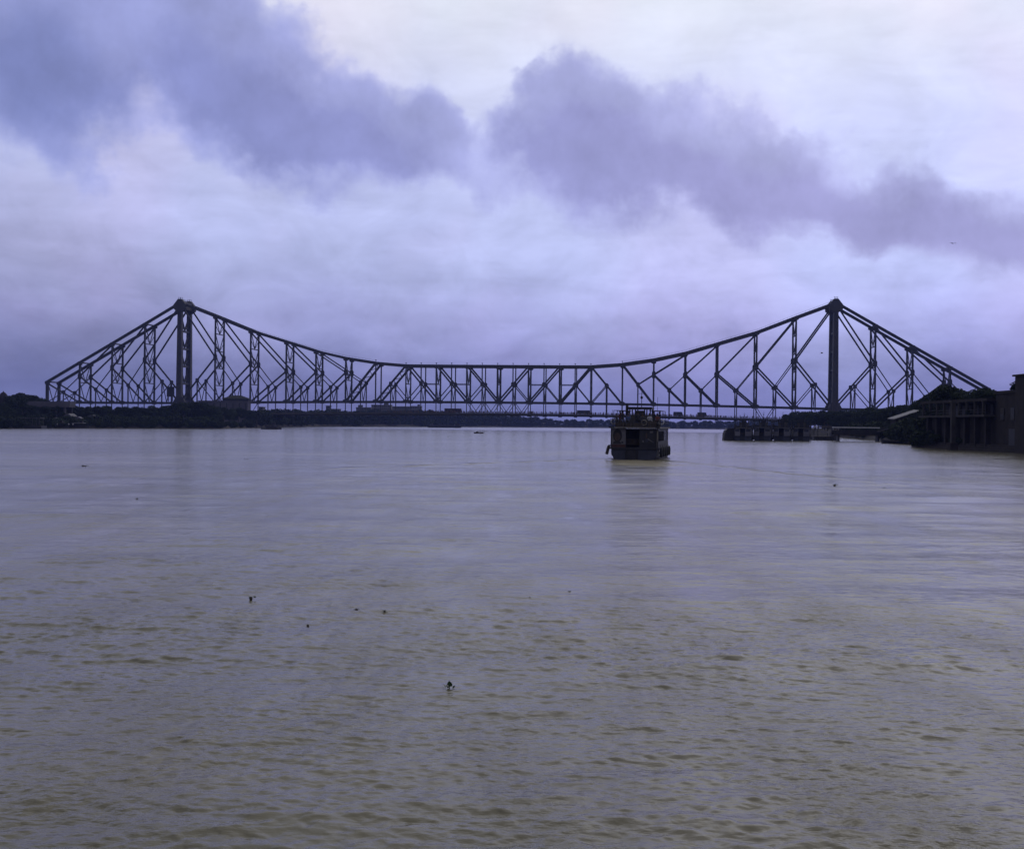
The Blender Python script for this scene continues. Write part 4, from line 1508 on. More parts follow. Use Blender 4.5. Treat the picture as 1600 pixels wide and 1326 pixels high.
def ferry(name, label, loc, rz, L, hw, posters, group=None):
    t = thing(name, label, 'ferry', loc, rz, group)
    zt = 1.15
    hull_mesh(L, hw, zt).build('hull', 'hull', t)
    # rounded light plates of the stern
    for (a, b) in ((-hw * 0.95, -hw * 0.38), (hw * 0.17, hw * 0.95)):
        pts = []
        left = a < 0
        r_ = 0.55
        if left:
            pts = [(b, 0.02), (b, 1.05), (a, 1.05), (a + 0.05, 0.55), (a + 0.2, 0.2), (a + 0.5, -0.02)]
        else:
            pts = [(a, 1.05), (a, 0.02), (b - 0.5, -0.02), (b - 0.2, 0.2), (b - 0.05, 0.55), (b, 1.05)]
        MB().prism(pts, -0.09, 0.05).build('transom_plate', 'hull_blue', t)
    MB().box((-hw * 0.1, -0.02, 0.5), (hw * 0.34, 0.2, 1.0)).build('rudder_well', 'hull', t)
    # belt and main deck
    rb = MB()
    rb.box((0, -0.12, 1.26), (hw * 2.0, 0.3, 0.2))
    for sg in (-1, 1):
        rb.beam((sg * hw * 1.0, 0, 1.26), (sg * hw * 1.02, L * 0.7, 1.26), 0.22, 0.2)
    rb.build('rubbing_strake', 'hull', t)
    MB().box((0, L * 0.37, 1.2), (hw * 1.96, L * 0.72, 0.12)).build('main_deck', 'boat_wood', t)
    # stern bulkhead: two panels with a doorway between
    RZ = 3.55
    for (a, b, side) in ((-hw * 0.97, -hw * 0.36, 'l'), (hw * 0.2, hw * 0.9, 'r')):
        cx, wd = (a + b) / 2, b - a
        fr = MB().box((cx, 0.16, 2.4), (wd, 0.14, 2.2)).build('stern_panel', 'boat_dark' if posters else 'panel', t)
        if not posters:
            MB().box((cx, 0.075, 2.85), (wd * 0.7, 0.05, 0.62)).build('window', 'glass', fr)
            MB().box((cx, 0.07, 3.24), (wd * 0.7, 0.08, 0.06)).build('sill', 'panel', fr)
        elif side == 'l':
            po = MB().box((cx, 0.05, 2.58), (wd * 0.96, 0.05, 1.78)).build('poster', 'poster', t)
            po['label'] = 'poster with a large dark haired portrait'
            ph = []
            for k in range(18):
                an = 2 * math.pi * k / 18
                ph.append((cx - 0.12 + 0.50 * math.cos(an), 2.72 + 0.62 * math.sin(an) + (0.06 if math.sin(an) > 0 else -0.12)))
            MB().prism(ph, -0.012, 0.02).build('portrait_hair', 'ink_hair', po)
            pf = [(cx - 0.14 + 0.34 * math.cos(2 * math.pi * k / 16), 2.60 + 0.46 * math.sin(2 * math.pi * k / 16) * (1.12 if k > 8 else 0.85)) for k in range(16)]
            MB().prism(pf, -0.03, -0.014).build('portrait_face', 'ink_face', po)
            ey = MB()
            for sx in (-0.29, 0.0):
                ey.prism([(cx + sx - 0.07, 2.66), (cx + sx + 0.07, 2.66), (cx + sx + 0.05, 2.70), (cx + sx - 0.05, 2.70)], -0.04, -0.031)
            ey.prism([(cx - 0.25, 2.36), (cx - 0.03, 2.36), (cx - 0.07, 2.32), (cx - 0.21, 2.32)], -0.04, -0.031)
            ey.build('portrait_features', 'ink_hair', po)
            sh = [(cx - 0.66, 1.74), (cx + 0.30, 1.74), (cx + 0.2, 1.98), (cx - 0.02, 2.12), (cx - 0.3, 2.12), (cx - 0.56, 1.98)]
            MB().prism(sh, -0.012, 0.02).build('portrait_shoulders', 'ink_dark', po)
            MB().box((cx, 0.045, 1.52), (wd * 0.96, 0.04, 0.34)).build('poster_band', 'ink_red', po)
            MB().box((cx + 0.42, 0.02, 1.92), (0.22, 0.02, 0.2)).build('poster_mark', 'ink_dark', po)
        else:
            po = MB().box((cx - 0.1, 0.05, 2.6), (wd * 0.9, 0.05, 1.5)).build('poster', 'ink_dark', t)
            po['label'] = 'dark poster with a figure stretching out an arm'
            MB().prism([(cx - 0.22, 2.42), (cx - 0.08, 2.42), (cx - 0.04, 2.7), (cx - 0.06, 3.0), (cx - 0.16, 3.06), (cx - 0.24, 2.9)], -0.012, 0.02).build('figure_head', 'ink_face', po)
            MB().prism([(cx - 0.3, 1.98), (cx + 0.02, 1.98), (cx + 0.1, 2.2), (cx - 0.06, 2.4), (cx - 0.24, 2.38)], -0.012, 0.02).build('figure_body', 'hull_blue', po)
            MB().prism([(cx + 0.02, 2.42), (cx + 0.62, 2.0), (cx + 0.7, 1.92), (cx + 0.56, 1.98), (cx - 0.02, 2.3)], -0.012, 0.02).build('figure_arm', 'poster', po)
            MB().prism([(cx - 0.62, 2.0), (cx - 0.45, 1.96), (cx - 0.4, 2.06), (cx - 0.55, 2.2)], -0.012, 0.02).build('figure_hand', 'poster', po)
            MB().box((cx + 0.42, 0.02, 3.12), (0.36, 0.03, 0.22)).build('poster_mark', 'poster', po)
    MB().box((hw * 0.95, 0.12, 2.4), (0.14, 0.16, 2.3)).build('corner_post', 'cream' if posters else 'panel', t)
    MB().box((-hw * 0.985, 0.12, 2.4), (0.08, 0.16, 2.3)).build('corner_post', 'boat_dark', t)
    # cabin sides: low wall, window posts, top rail
    CL = L * 0.66
    for sg in (-1, 1):
        MB().box((sg * hw * 0.97, CL / 2, 1.65), (0.1, CL, 0.85)).build('side_wall', 'boat_dark', t)
        MB().box((sg * hw * 0.97, CL / 2, 3.35), (0.1, CL, 0.3)).build('side_header', 'boat_dark', t)
        nb = int(CL / 1.7)
        for k in range(nb + 1):
            MB().box((sg * hw * 0.965, 0.4 + k * (CL - 0.6) / nb, 2.65), (0.12, 0.16, 1.25)).build('window_post', 'boat_dark', t)
    MB().box((0, CL * 0.55, 2.35), (hw * 1.9, 0.12, 2.25)).build('bulkhead', 'boat_dark', t)
    for k in range(4):
        bn = MB()
        bn.box((0, 1.6 + k * 1.5, 1.68), (hw * 1.3, 0.45, 0.08))
        bn.box((0, 1.85 + k * 1.5, 2.0), (hw * 1.3, 0.06, 0.55))
        bn.build('bench', 'boat_wood', t)
    # upper deck and its edge
    MB().box((0, CL * 0.5 - 0.25, RZ + 0.06), (hw * 2.12, CL + 0.9, 0.16)).build('upper_deck', 'boat_dark', t)
    MB().box((0.1, -0.74, RZ + 0.06), (hw * 1.7, 0.06, 0.1)).build('edge_trim', 'cream', t)
    MB().box((hw * 1.07, CL * 0.5 - 0.25, RZ + 0.04), (0.05, CL + 0.9, 0.12)).build('edge_trim', 'cream', t)
    rl = MB()
    ya, yb = -0.55, CL + 0.1
    for hz in (0.45, 0.85):
        rl.beam((-hw, ya, RZ + 0.14 + hz), (hw, ya, RZ + 0.14 + hz), 0.05)
        for sg in (-1, 1):
            rl.beam((sg * hw, ya, RZ + 0.14 + hz), (sg * hw, yb, RZ + 0.14 + hz), 0.05)
    for k in range(7):
        x_ = -hw + k * hw / 3
        rl.beam((x_, ya, RZ + 0.14), (x_, ya, RZ + 1.0), 0.05)
    for k in range(10):
        y_ = ya + k * (yb - ya) / 9
        for sg in (-1, 1):
            rl.beam((sg * hw, y_, RZ + 0.14), (sg * hw, y_, RZ + 1.0), 0.05)
    rl.build('railing', 'steel', t)
    # wheelhouse with open windows
    wy0, wy1, wx = CL * 0.42, CL * 0.42 + 2.6, 1.2
    z0, z1 = RZ + 0.14, RZ + 2.35
    wh = MB()
    for sg in (-1, 1):
        wh.box((sg * wx, (wy0 + wy1) / 2, z0 + 0.7), (0.08, wy1 - wy0, 1.4))
    wh.box((-wx * 0.72, wy0, z0 + 0.7), (wx * 0.56, 0.08, 1.4))
    wh.box((wx * 0.72, wy0, z0 + 0.7), (wx * 0.56, 0.08, 1.4))
    wh.box((0, wy1, z0 + 0.7), (wx * 2, 0.08, 1.4))
    whs = wh.build('wheelhouse', 'beige', t)
    MB().box((0, wy0 - 0.03, z0 + 0.95), (wx * 0.86, 0.08, 1.9)).build('door', 'boat_dark', whs)
    for sx in (-1, -0.45, 0.45, 1):
        for y_ in (wy0, wy1):
            MB().box((sx * wx, y_, z0 + 1.75), (0.14, 0.1, 0.72)).build('window_post', 'boat_dark', whs)
    MB().box((0, (wy0 + wy1) / 2, z1 - 0.03), (wx * 2 + 0.35, wy1 - wy0 + 0.5, 0.28)).build('roof', 'boat_dark', whs)
    # awning frame on both sides of the wheelhouse
    zc = RZ + 2.0
    aw = MB()
    for sg in (-1, 1):
        aw.box((sg * (hw + 1.35) / 2, CL * 0.42, zc), ((hw - 1.35), CL * 0.5, 0.05))
        for y_ in (CL * 0.18, CL * 0.42, CL * 0.66):
            aw.beam((sg * hw * 0.99, y_, RZ + 0.1), (sg * hw * 0.99, y_, zc), 0.06)
    aw.build('awning', 'steel', t)
    # mast
    ma = MB()
    ma.tube((0.05, wy0 + 1.2, z1 + 0.1), (0.05, wy0 + 1.2, z1 + 2.1), 0.045, 0.025, 6)
    ma.beam((-0.3, wy0 + 1.2, z1 + 1.7), (0.42, wy0 + 1.2, z1 + 1.7), 0.035)
    mas = ma.build('mast', 'boat_dark', t)
    MB().lathe([(0.0, -0.2), (0.13, -0.12), (0.16, 0.02), (0.1, 0.16), (0.0, 0.2)], (0.05, wy0 + 1.2, z1 + 1.25), 9).build('lamp', 'boat_dark', mas, True)
    # bench lockers on the upper deck
    for sx, y_ in ((-hw * 0.66, 2.0), (hw * 0.68, 2.2)):
        MB().box((sx, y_, RZ + 0.42), (1.2, 0.6, 0.52)).build('locker', 'boat_dark', t)
    # fenders
    for k in range(5):
        q = MB().torus((hw * 1.04 + 0.14, 1.0 + k * 2.6, 0.85), 0.44, 0.15, 'x').build('tyre_fender', 'rubber', t, True)
        MB().tube((hw * 1.04 + 0.1, 1.0 + k * 2.6, 1.25), (hw * 1.03, 1.0 + k * 2.6, 1.75), 0.025).build('rope', 'boat_wood', q)
    for k in range(3):
        q = MB().torus((-hw * 1.04 - 0.14, 4.0 + k * 3.4, 0.85), 0.44, 0.15, 'x').build('tyre_fender', 'rubber', t, True)
    return t


fer = ferry('passenger_ferry', 'dark double decked passenger ferry seen from astern with a portrait poster on its stern', (FER.x, FER.y, 0), FER_RZ, 20.0, 2.7, True)
# plank fender hung on the left of the stern, boards with names on the right quarter
MB().beam((-2.95, 0.4, 1.5), (-3.18, 0.3, 0.55), 0.24, 0.3).build('plank_fender', 'boat_wood', fer)
MB().beam((-2.6, 0.4, 1.55), (-3.0, 0.4, 1.55), 0.16, 0.14).build('fender_bracket', 'boat_dark', fer)
MB().box((2.78, 0.9, 1.02), (0.05, 1.2, 0.14)).build('name_board', 'white', fer)
MB().box((2.76, 0.9, 0.55), (0.05, 1.1, 0.14)).build('name_board', 'white', fer)
for (x_, y_) in ((2.72, 3.0), (-2.72, 2.6)):
    MB().torus((x_, y_, 4.25), 0.28, 0.07, 'y').build('life_ring', 'white', fer, True)
FM = Matrix.Translation((FER.x, FER.y, 0)) @ Matrix.Rotation(FER_RZ, 4, 'Z')
PP = [(-1.75, 3.4, 'stand', 3, 0.6, 'standing passenger in dark clothes at the left of the ferry upper deck'),
      (-1.25, 4.6, 'stand', 1, -0.4, 'passenger in a blue shirt next to the wheelhouse on its left'),
      (-2.25, 1.75, 'sit', 3, 0.3, 'seated passenger at the left stern corner of the ferry upper deck'),
      (1.75, 4.4, 'stand', 3, 2.6, 'standing passenger in dark clothes right of the ferry wheelhouse'),
      (2.3, 2.7, 'sit', 2, 3.0, 'seated passenger in a rust shirt at the right of the ferry upper deck'),
      (1.5, 1.7, 'sit', 0, 0.2, 'seated passenger in a white shirt behind the ferry stern rail'),
      (-0.2, 5.0, 'stand', 3, 0.0, 'crew member in dark clothes at the ferry wheelhouse door')]
for (x_, y_, ps, ci, rz, lab) in PP:
    z_ = 3.69 if ps == 'stand' else 3.87
    person(FM @ Vector((x_, y_, z_)), rz + FER_RZ, ps, ci, lab, 'people on the ferry upper deck')

for (x_, y_, ps, ci, rz, lab) in ((-2.3, 5.2, 'stand', 2, 1.2, 'standing passenger in rust clothes leaning at the left rail of the ferry'),
                                  (2.2, 6.2, 'stand', 1, -1.0, 'standing passenger in a blue shirt at the right rail of the ferry'),
                                  (0.75, 1.2, 'sit', 3, 0.1, 'seated passenger in dark clothes at the middle of the ferry stern rail'),
                                  (-0.9, 1.3, 'sit', 1, -0.2, 'seated passenger in blue left of the middle of the ferry stern rail')):
    person(FM @ Vector((x_, y_, 3.69 if ps == 'stand' else 3.87)), rz + FER_RZ, ps, ci, lab, 'people on the ferry upper deck')
for (x_, y_, w_, h_) in ((-1.75, 0.6, 0.9, 0.5), (-0.8, 0.9, 0.7, 0.35), (0.4, 0.7, 1.1, 0.42), (1.9, 0.7, 0.9, 0.62), (2.2, 3.6, 0.7, 0.8), (-2.2, 3.2, 0.6, 0.7)):
    bx_ = MB().box((x_, y_, 3.69 + h_ / 2), (w_, 0.55, h_), 0.1 * x_).build('crate', 'boat_wood')
    bx_.matrix_world = FM
    tag(bx_, {-1.75: 'low dark crate at the left of the ferry stern rail', -0.8: 'smallest crate left of the middle of the ferry stern rail', 0.4: 'widest crate at the middle of the ferry stern rail',
              1.9: 'square crate at the right of the ferry stern rail', 2.2: 'tall crate at the right rail beside the wheelhouse', -2.2: 'tall crate at the left rail beside the wheelhouse'}[x_], 'crate', 'crates on the ferry upper deck')
MB().tube((-1.6, 6.2, 3.6), (-1.6, 6.2, 6.3), 0.2, 0.17, 9).build('funnel', 'boat_dark', fer)
MB().tube((1.9, 6.6, 3.6), (1.95, 6.6, 7.2), 0.03, 0.02, 5).build('aerial', 'boat_dark', fer)
MB().tube((-2.4, -0.5, 3.6), (-2.45, -0.7, 5.6), 0.03, 0.02, 5).build('flagstaff', 'boat_dark', fer)
MB().torus((1.1, -0.35, 4.15), 0.28, 0.07, 'y').build('life_ring', 'cream', fer, True)

# four ferries moored side by side on the right
mx_ = [(1161.5, 334), (1191.5, 337), (1222.0, 340), (1252.5, 343)]
labs = ['leftmost of four moored ferries, next to the stone coloured pontoon, its bow dull grey', 'second moored ferry from the left, its stern panels whitish with dark windows',
        'third moored ferry from the left in the row of four', 'rightmost of four moored ferries, beside the dark jetty pontoon']
mf = None
for (px, dd), lab in zip(mx_, labs):
    loc = (xat(px, dd), dd, 0)
    if mf is None:
        mf = ferry('moored_ferry', lab, loc, -0.23, 17.0, 2.45, False, 'ferries moored side by side')
        o = mf
    else:
        o = copy_tree(mf)
        o['label'] = lab
        o.location = loc
    o.rotation_euler = (0, 0, -0.23 + rnd.uniform(-0.02, 0.02))
    k = rnd.uniform(0.97, 1.04)
    o.scale = (1, 1, k)
# pontoon with raked end at the left of the row
p = on_water(1140, 687.5)
t = thing('steel_pontoon', 'weathered pontoon with a raked end at the left of the moored ferries', 'pontoon', (p.x, p.y, 0), -0.1)
MB().prism([(-1.65, -0.5), (2.2, -0.5), (2.2, 3.4), (0.2, 3.3), (-1.1, 2.8), (-1.45, 1.9)], -1.0, 7).build('hull', 'soot_plaster', t)
MB().box((0.5, 3, 3.42), (3.2, 7.6, 0.12)).build('deck', 'boat_dark', t)
MB().tube((-1.0, -0.6, 2.9), (-1.0, -0.6, 3.5), 0.16, 0.16).build('bollard', 'white', t)
mb = MB()
for hz in (3.9, 4.3):
    mb.beam((-0.4, -0.8, hz), (2.0, -0.8, hz), 0.06)
for k in range(4):
    mb.beam((-0.4 + k * 0.8, -0.8, 3.4), (-0.4 + k * 0.8, -0.8, 4.3), 0.06)
mb.build('railing', 'steel', t)
# jetty pontoon right of the ferries
p = on_water(1290, 687.5)
t = thing('jetty_pontoon', 'dark jetty pontoon with a small canopy between the moored ferries and the gangway', 'pontoon', (p.x, p.y, 0), 0.0)
MB().prism([(-3.4, -0.5), (3.6, -0.5), (4.1, 1.1), (-3.6, 1.1)], 0, 8).build('hull', 'hull', t)
MB().box((0, 4, 1.16), (7.6, 8, 0.12)).build('deck', 'boat_wood', t)
MB().prism([(-2.4, 3.95), (2.4, 3.95), (2.0, 4.35), (-2.0, 4.35)], 0.8, 6.5).build('canopy', 'beige', t)
for sx in (-2.1, 2.1):
    for y_ in (1.2, 6.0):
        MB().box((sx, y_, 2.6), (0.16, 0.16, 2.8)).build('post', 'boat_dark', t)
MB().box((-0.3, 0.6, 2.5), (2.3, 0.2, 0.5)).build('sign_board', 'panel', t)
MB().box((2.7, 2, 1.9), (1.4, 2.2, 1.4)).build('ticket_booth', 'boat_dark', t)
for k in range(3):
    MB().torus((-2.4 + k * 2.2, -0.2, 0.6), 0.42, 0.15, 'y').build('tyre_fender', 'rubber', t, True)
# covered gangway to the shore
d = 352
xa, xb = xat(1302, d), xat(1373, d)
Lg = xb - xa
t = thing('covered_gangway', 'long covered gangway with a pale flat roof leading from the pontoon to the right bank', 'gangway', (xa, d, 0))
MB().box((Lg * 0.5, 0, 4.0), (Lg, 2.6, 0.3)).build('roof', 'white', t)
MB().box((Lg / 2, 0, 1.75), (Lg, 2.2, 0.2)).build('walkway', 'boat_wood', t)
for y_ in (-1.1, 1.1):
    mb = MB()
    mb.beam((0, y_, 2.0), (Lg, y_, 2.0), 0.2)
    for k in range(9):
        u, v = Lg * k / 9, Lg * (k + 1) / 9
        mb.beam((u, y_, 1.8), (u, y_, 3.9), 0.14)
        mb.beam((u, y_, 2.0), (v, y_, 3.1), 0.12)
    mb.box((Lg / 2, y_, 2.6), (Lg, 0.06, 1.1))
    mb.build('truss', 'boat_dark', t)
for u in (0.97, 0.1):
    MB().box((Lg * u, 0, 0.7), (0.5, 2.4, 2.6)).build('support', 'boat_dark', t)
t = thing('shore_ramp', 'sloping ramp from the gangway up to the shed on the right bank', 'ramp', (xat(1373, 350), 350, 0))
MB().beam((0, 0, 2.9), (3.9, -4, 4.4), 1.8, 0.25).build('walkway', 'tin', t)
MB().beam((0, 1, 3.6), (3.9, -3, 5.1), 0.1).beam((0, -1, 3.6), (3.9, -5, 5.1), 0.1).build('railing', 'steel', t)
MB().box((3.7, -4, 1.6), (0.5, 1.6, 5.0)).build('support', 'soot_plaster', t)
# shed on the right bank
d = 332
t = thing('riverside_shed', 'small shed with a pale mono pitched tin roof on the right bank beside the trees', 'building', (xat(1417, d), d, 2.0))
zr = at(1397, 654, d).z - 2.0
zr2 = at(1437, 640.5, d).z - 2.0
MB().add([(-3.7, -0.6, zr), (3.6, -0.6, zr2), (3.6, 5.5, zr2 + 0.2), (-3.7, 5.5, zr + 0.2),
          (-3.7, -0.6, zr - 0.25), (3.6, -0.6, zr2 - 0.25), (3.6, 5.5, zr2 - 0.05), (-3.7, 5.5, zr - 0.05)],
         [(0, 1, 2, 3), (7, 6, 5, 4), (0, 4, 5, 1), (1, 5, 6, 2), (2, 6, 7, 3), (3, 7, 4, 0)]).build('roof', 'tin', t)
MB().prism([(-3.0, -2.2), (3.3, -2.2), (3.3, zr2 - 0.6), (-3.0, zr - 0.2)], 0, 5).build('wall', 'soot_brick', t)
MB().box((-1.0, -0.05, 2.6), (0.7, 0.12, 1.6)).build('window', 'cream', t)
MB().box((1.2, -0.05, 1.5), (1.0, 0.12, 2.2)).build('door', 'boat_dark', t)

# ------------------------------------------------------------------ right bank riverside buildings
XW = 85.0
t = thing('colonnade_building', 'soot dark two storey riverside building with a pale columned upper gallery on the right bank', 'building', (XW, 214, 0))
Ld = 34
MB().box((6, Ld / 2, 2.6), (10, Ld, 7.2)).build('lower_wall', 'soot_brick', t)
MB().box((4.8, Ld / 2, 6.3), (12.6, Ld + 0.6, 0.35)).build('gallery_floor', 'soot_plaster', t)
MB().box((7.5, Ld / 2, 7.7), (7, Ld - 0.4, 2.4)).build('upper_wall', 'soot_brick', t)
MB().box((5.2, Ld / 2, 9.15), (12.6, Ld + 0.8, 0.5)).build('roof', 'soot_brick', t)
COLM = MB().box((0, 0, 1.2), (0.42, 0.42, 2.5)).box((0, 0, 2.35), (0.6, 0.6, 0.2)).box((0, 0, 0.1), (0.6, 0.6, 0.2)).mesh('column', 'soot_plaster')
for k in range(9):
    o = link('column', COLM, t)
    o.location = (-1.0, 1.2 + k * 3.9, 6.48)
for k in range(9):
    MB().box((4.0 - 0.06, 2.8 + k * 3.5, 7.5), (0.12, 1.3, 2.0)).build('doorway', 'boat_dark', t)
for k in range(7):
    o = MB().box((-0.2, 1.5 + k * 5.0, 2.6), (0.9, 0.9, 7.0)).build('pilaster', 'soot_plaster' if k == 3 else 'soot_brick', t)
for k in range(6):
    MB().box((0.9, 4.0 + k * 5.0, 3.4), (0.3, 2.2, 3.0)).build('window', 'boat_dark', t)
mb = MB()
mb.beam((-1.1, 0, 7.4), (-1.1, Ld, 7.4), 0.08)
mb.beam((-1.1, 0, 6.95), (-1.1, Ld, 6.95), 0.08)
mb.build('railing', 'steel_dark', t)
t = thing('river_pillar', 'tall free standing masonry pillar at the waterline in front of the colonnade', 'pillar', (xat(1489, 222), 222, 0))
MB().box((0, 0, 4.0), (0.75, 0.75, 9.6)).build('shaft', 'soot_plaster', t)
MB().box((0, 0, 8.9), (1.1, 1.1, 0.4)).build('cap', 'soot_plaster', t)
MB().box((0, 0, 0.2), (1.4, 1.4, 2.2)).build('base', 'soot_brick', t)
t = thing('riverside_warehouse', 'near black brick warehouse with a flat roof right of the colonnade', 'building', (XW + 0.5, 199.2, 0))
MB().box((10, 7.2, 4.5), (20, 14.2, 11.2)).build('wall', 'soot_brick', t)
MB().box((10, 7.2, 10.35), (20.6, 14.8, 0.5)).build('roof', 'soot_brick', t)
for k in range(3):
    MB().box((-0.02, 2.6 + k * 4.4, 6.6), (0.16, 1.5, 2.0)).build('window', 'boat_dark', t)
    MB().box((-0.08, 2.6 + k * 4.4, 5.5), (0.3, 1.8, 0.16)).build('sill', 'soot_plaster', t)
MB().box((-0.05, 7, 2.4), (0.2, 2.6, 3.2)).build('doorway', 'boat_dark', t)
MB().box((-0.1, 11.2, 7.0), (0.12, 1.6, 0.9)).build('wall_board', 'soot_plaster', t)
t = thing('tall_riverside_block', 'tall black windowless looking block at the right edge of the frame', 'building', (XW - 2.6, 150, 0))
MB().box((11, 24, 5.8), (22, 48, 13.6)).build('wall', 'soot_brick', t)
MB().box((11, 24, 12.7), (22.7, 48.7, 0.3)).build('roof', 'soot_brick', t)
for k in range(8):
    for z_ in (4.0, 8.6):
        MB().box((-0.02, 4 + k * 5.6, z_), (0.16, 1.5, 1.9)).build('window', 'boat_dark', t)
for k in range(4):
    MB().box((3.5 + k * 4.6, 47.98, 8.8), (1.5, 0.16, 1.9)).build('window', 'boat_dark', t)
# stepped quay along the foot of the buildings
t = thing('stepped_quay', 'dark stepped stone quay along the waterline below the right bank buildings', 'quay', (0, 0, 0))
for k in range(4):
    MB().box((XW - 2.6 + k * 0.7 + 1.2, 200, -0.5 + k * 0.42), (2.4, 103 - k * 0.5, 0.86)).build('step', 'soot_brick', t)

for (x_, y_, z_, k_) in ((86, 218, 9.3, 0.55), (87, 225, 9.3, 0.8), (85.5, 233, 9.3, 0.45), (86, 240, 9.3, 0.9), (88, 246, 8.9, 1.2), (86.5, 202, 10.5, 0.4), (88, 209, 10.5, 0.6),
                         (84.2, 222, 6.4, 0.35), (84.0, 243, 6.4, 0.4), (84.4, 229, 0.6, 0.6), (84.2, 240, 0.6, 0.7), (84.3, 247.5, 0.4, 1.2), (87, 251, 1.5, 1.6), (90, 257, 1.8, 1.7), (93, 266, 1.8, 1.6)):
    shrub((x_, y_, z_), k_, 'dark weedy bush growing on or around the soot dark colonnade building', 'bushes on the right bank buildings')

# ------------------------------------------------------------------ other boats
def launch(name, label, loc, rz, L, cabin, group=None, roofm='tin'):
    t = thing(name, label, 'boat', loc, rz, group)
    hw = L * 0.14
    rings = []
    for k in range(11):
        u = k / 10
        x_ = -L / 2 + L * u
        w = hw * (1 - abs(2 * u - 0.9) ** 3.0 * 0.82)
        sh = 0.55 + 0.5 * (2 * u - 0.9) ** 2
        rings.append([(x_, -w, sh), (x_, -w * 0.85, 0.1), (x_, -w * 0.4, -0.35), (x_, w * 0.4, -0.35), (x_, w * 0.85, 0.1), (x_, w, sh)])
    MB().loft(rings).build('hull', 'boat_dark', t)
    MB().box((-L * 0.02, 0, 0.62), (L * 0.74, hw * 1.5, 0.08)).build('deck', 'boat_wood', t)
    if cabin:
        c = MB()
        for sx in (-L * 0.3, -L * 0.1, L * 0.1, L * 0.24):
            for sg in (-1, 1):
                c.box((sx, sg * hw * 0.7, 1.45), (0.12, 0.1, 1.6))
        c.box((0.0, hw * 0.7, 1.0), (L * 0.5, 0.06, 0.7))
        c.box((0.0, -hw * 0.7, 1.0), (L * 0.5, 0.06, 0.7))
        cb = c.build('cabin', 'boat_dark', t)
        MB().box((-L * 0.03, 0, 2.3), (L * 0.62, hw * 1.7, 0.12)).build('roof', roofm, cb)
        wh = MB().box((L * 0.12, 0, 2.85), (L * 0.14, hw * 1.0, 1.0)).build('wheelhouse', 'soot_plaster', t)
        MB().box((L * 0.12, -hw * 0.51, 3.0), (L * 0.1, 0.05, 0.4)).build('window', 'glass', wh)
        MB().tube((L * 0.02, 0, 2.3), (L * 0.02, 0, 4.0), 0.06, 0.04, 6).build('mast', 'boat_dark', t)
    return t


p = on_water(424, 670.3)
launch('motor_launch', 'small dark motor launch with a cabin off the end of the left bank grove', (p.x, p.y, 0), 0.05, 10.2, True)
for px, py, L, rm, lab in ((6, 667.6, 8.5, 'white_roof', 'round hulled boat with a pale cabin roof moored at the extreme left edge'),
                           (86, 668.3, 8.0, 'white_roof', 'dark moored launch with a pale roof beneath the river terminal'),
                           (111, 668.4, 8.5, 'tin', 'dark moored launch second from the right at the left landing'),
                           (141, 668.4, 9.0, 'white_roof', 'dark moored launch at the right end of the left landing')):
    p = on_water(px, py)
    launch('moored_launch', lab, (p.x, p.y - 14, 0), rnd.uniform(-0.15, 0.15), L, True, 'launches moored at the left landing', rm)
for px, d_, z_, ci, lab in ((89.5, 545, 3.0, 0, 'person in a white shirt standing on the launch beneath the river terminal'), (107.5, 551, 2.9, 0, 'second person in a white shirt on the left launches, nearer the grove'),
                            (114, 551, 2.9, 0, 'person in white standing on the middle launch at the left landing')):
    person((xat(px, d_ - 26), d_ - 26, 0.67), rnd.uniform(0, 6), 'stand', ci, lab, 'people at the left landing')
# flat barge under the far bank
p = on_water(694, 667.8)
t = thing('cargo_barge', 'long low dark cargo barge lying off the far bank under the bridge', 'barge', (p.x, p.y, 0), 0.02)
Lb = 57.0 * p.y / F
MB().prism([(-Lb / 2, 2.0), (-Lb / 2 + 3, -0.5), (Lb / 2 - 2, -0.5), (Lb / 2, 1.9), (Lb / 2 - 1, 2.1), (-Lb / 2 + 1, 2.2)], -3.5, 3.5).build('hull', 'boat_dark', t)
MB().box((-Lb * 0.02, 0, 2.35), (Lb * 0.7, 5, 0.5)).build('hatch_cover', 'boat_wood', t)
MB().box((Lb * 0.36, 0, 3.1), (4.0, 4.2, 2.0)).build('deckhouse', 'soot_plaster', t)
MB().tube((-Lb * 0.3, 0, 2.2), (-Lb * 0.3, 0, 5.5), 0.1, 0.06).build('mast', 'boat_dark', t)
# open country boat with a rower
p = on_water(748, 676.8)
t = thing('country_boat', 'tiny open wooden boat alone in midstream', 'boat', (p.x, p.y, 0), 0.0)
rings = []
for k in range(9):
    u = k / 8
    x_ = -1.95 + 3.9 * u
    w = 0.55 * (1 - abs(2 * u - 1) ** 2.4 * 0.9)
    sh = 0.3 + 0.38 * abs(2 * u - 1) ** 2
    rings.append([(x_, -w, sh), (x_, -w * 0.7, -0.05), (x_, 0, -0.2), (x_, w * 0.7, -0.05), (x_, w, sh)])
MB().loft(rings).build('hull', 'boat_wood', t)
MB().prism([(-1.25, 0.35), (0.1, 0.35), (-0.1, 0.75), (-0.6, 0.9), (-1.1, 0.72)], -0.45, 0.45).build('canopy', 'boat_wood', t)
MB().beam((0.6, -0.4, 0.9), (1.6, -1.2, 0.05), 0.05).build('oar', 'boat_wood', t)
person((p.x + 0.45, p.y, 0.0), 1.57, 'sit', 3, 'rower in dark clothes sitting in the tiny midstream boat')
# dark boat under the ramp by the right bank
p = on_water(1398, 692.5)
launch('moored_boat', 'low dark open boat moored at the right bank below the shed', (p.x, p.y + 1, 0), 0.35, 7.0, False)

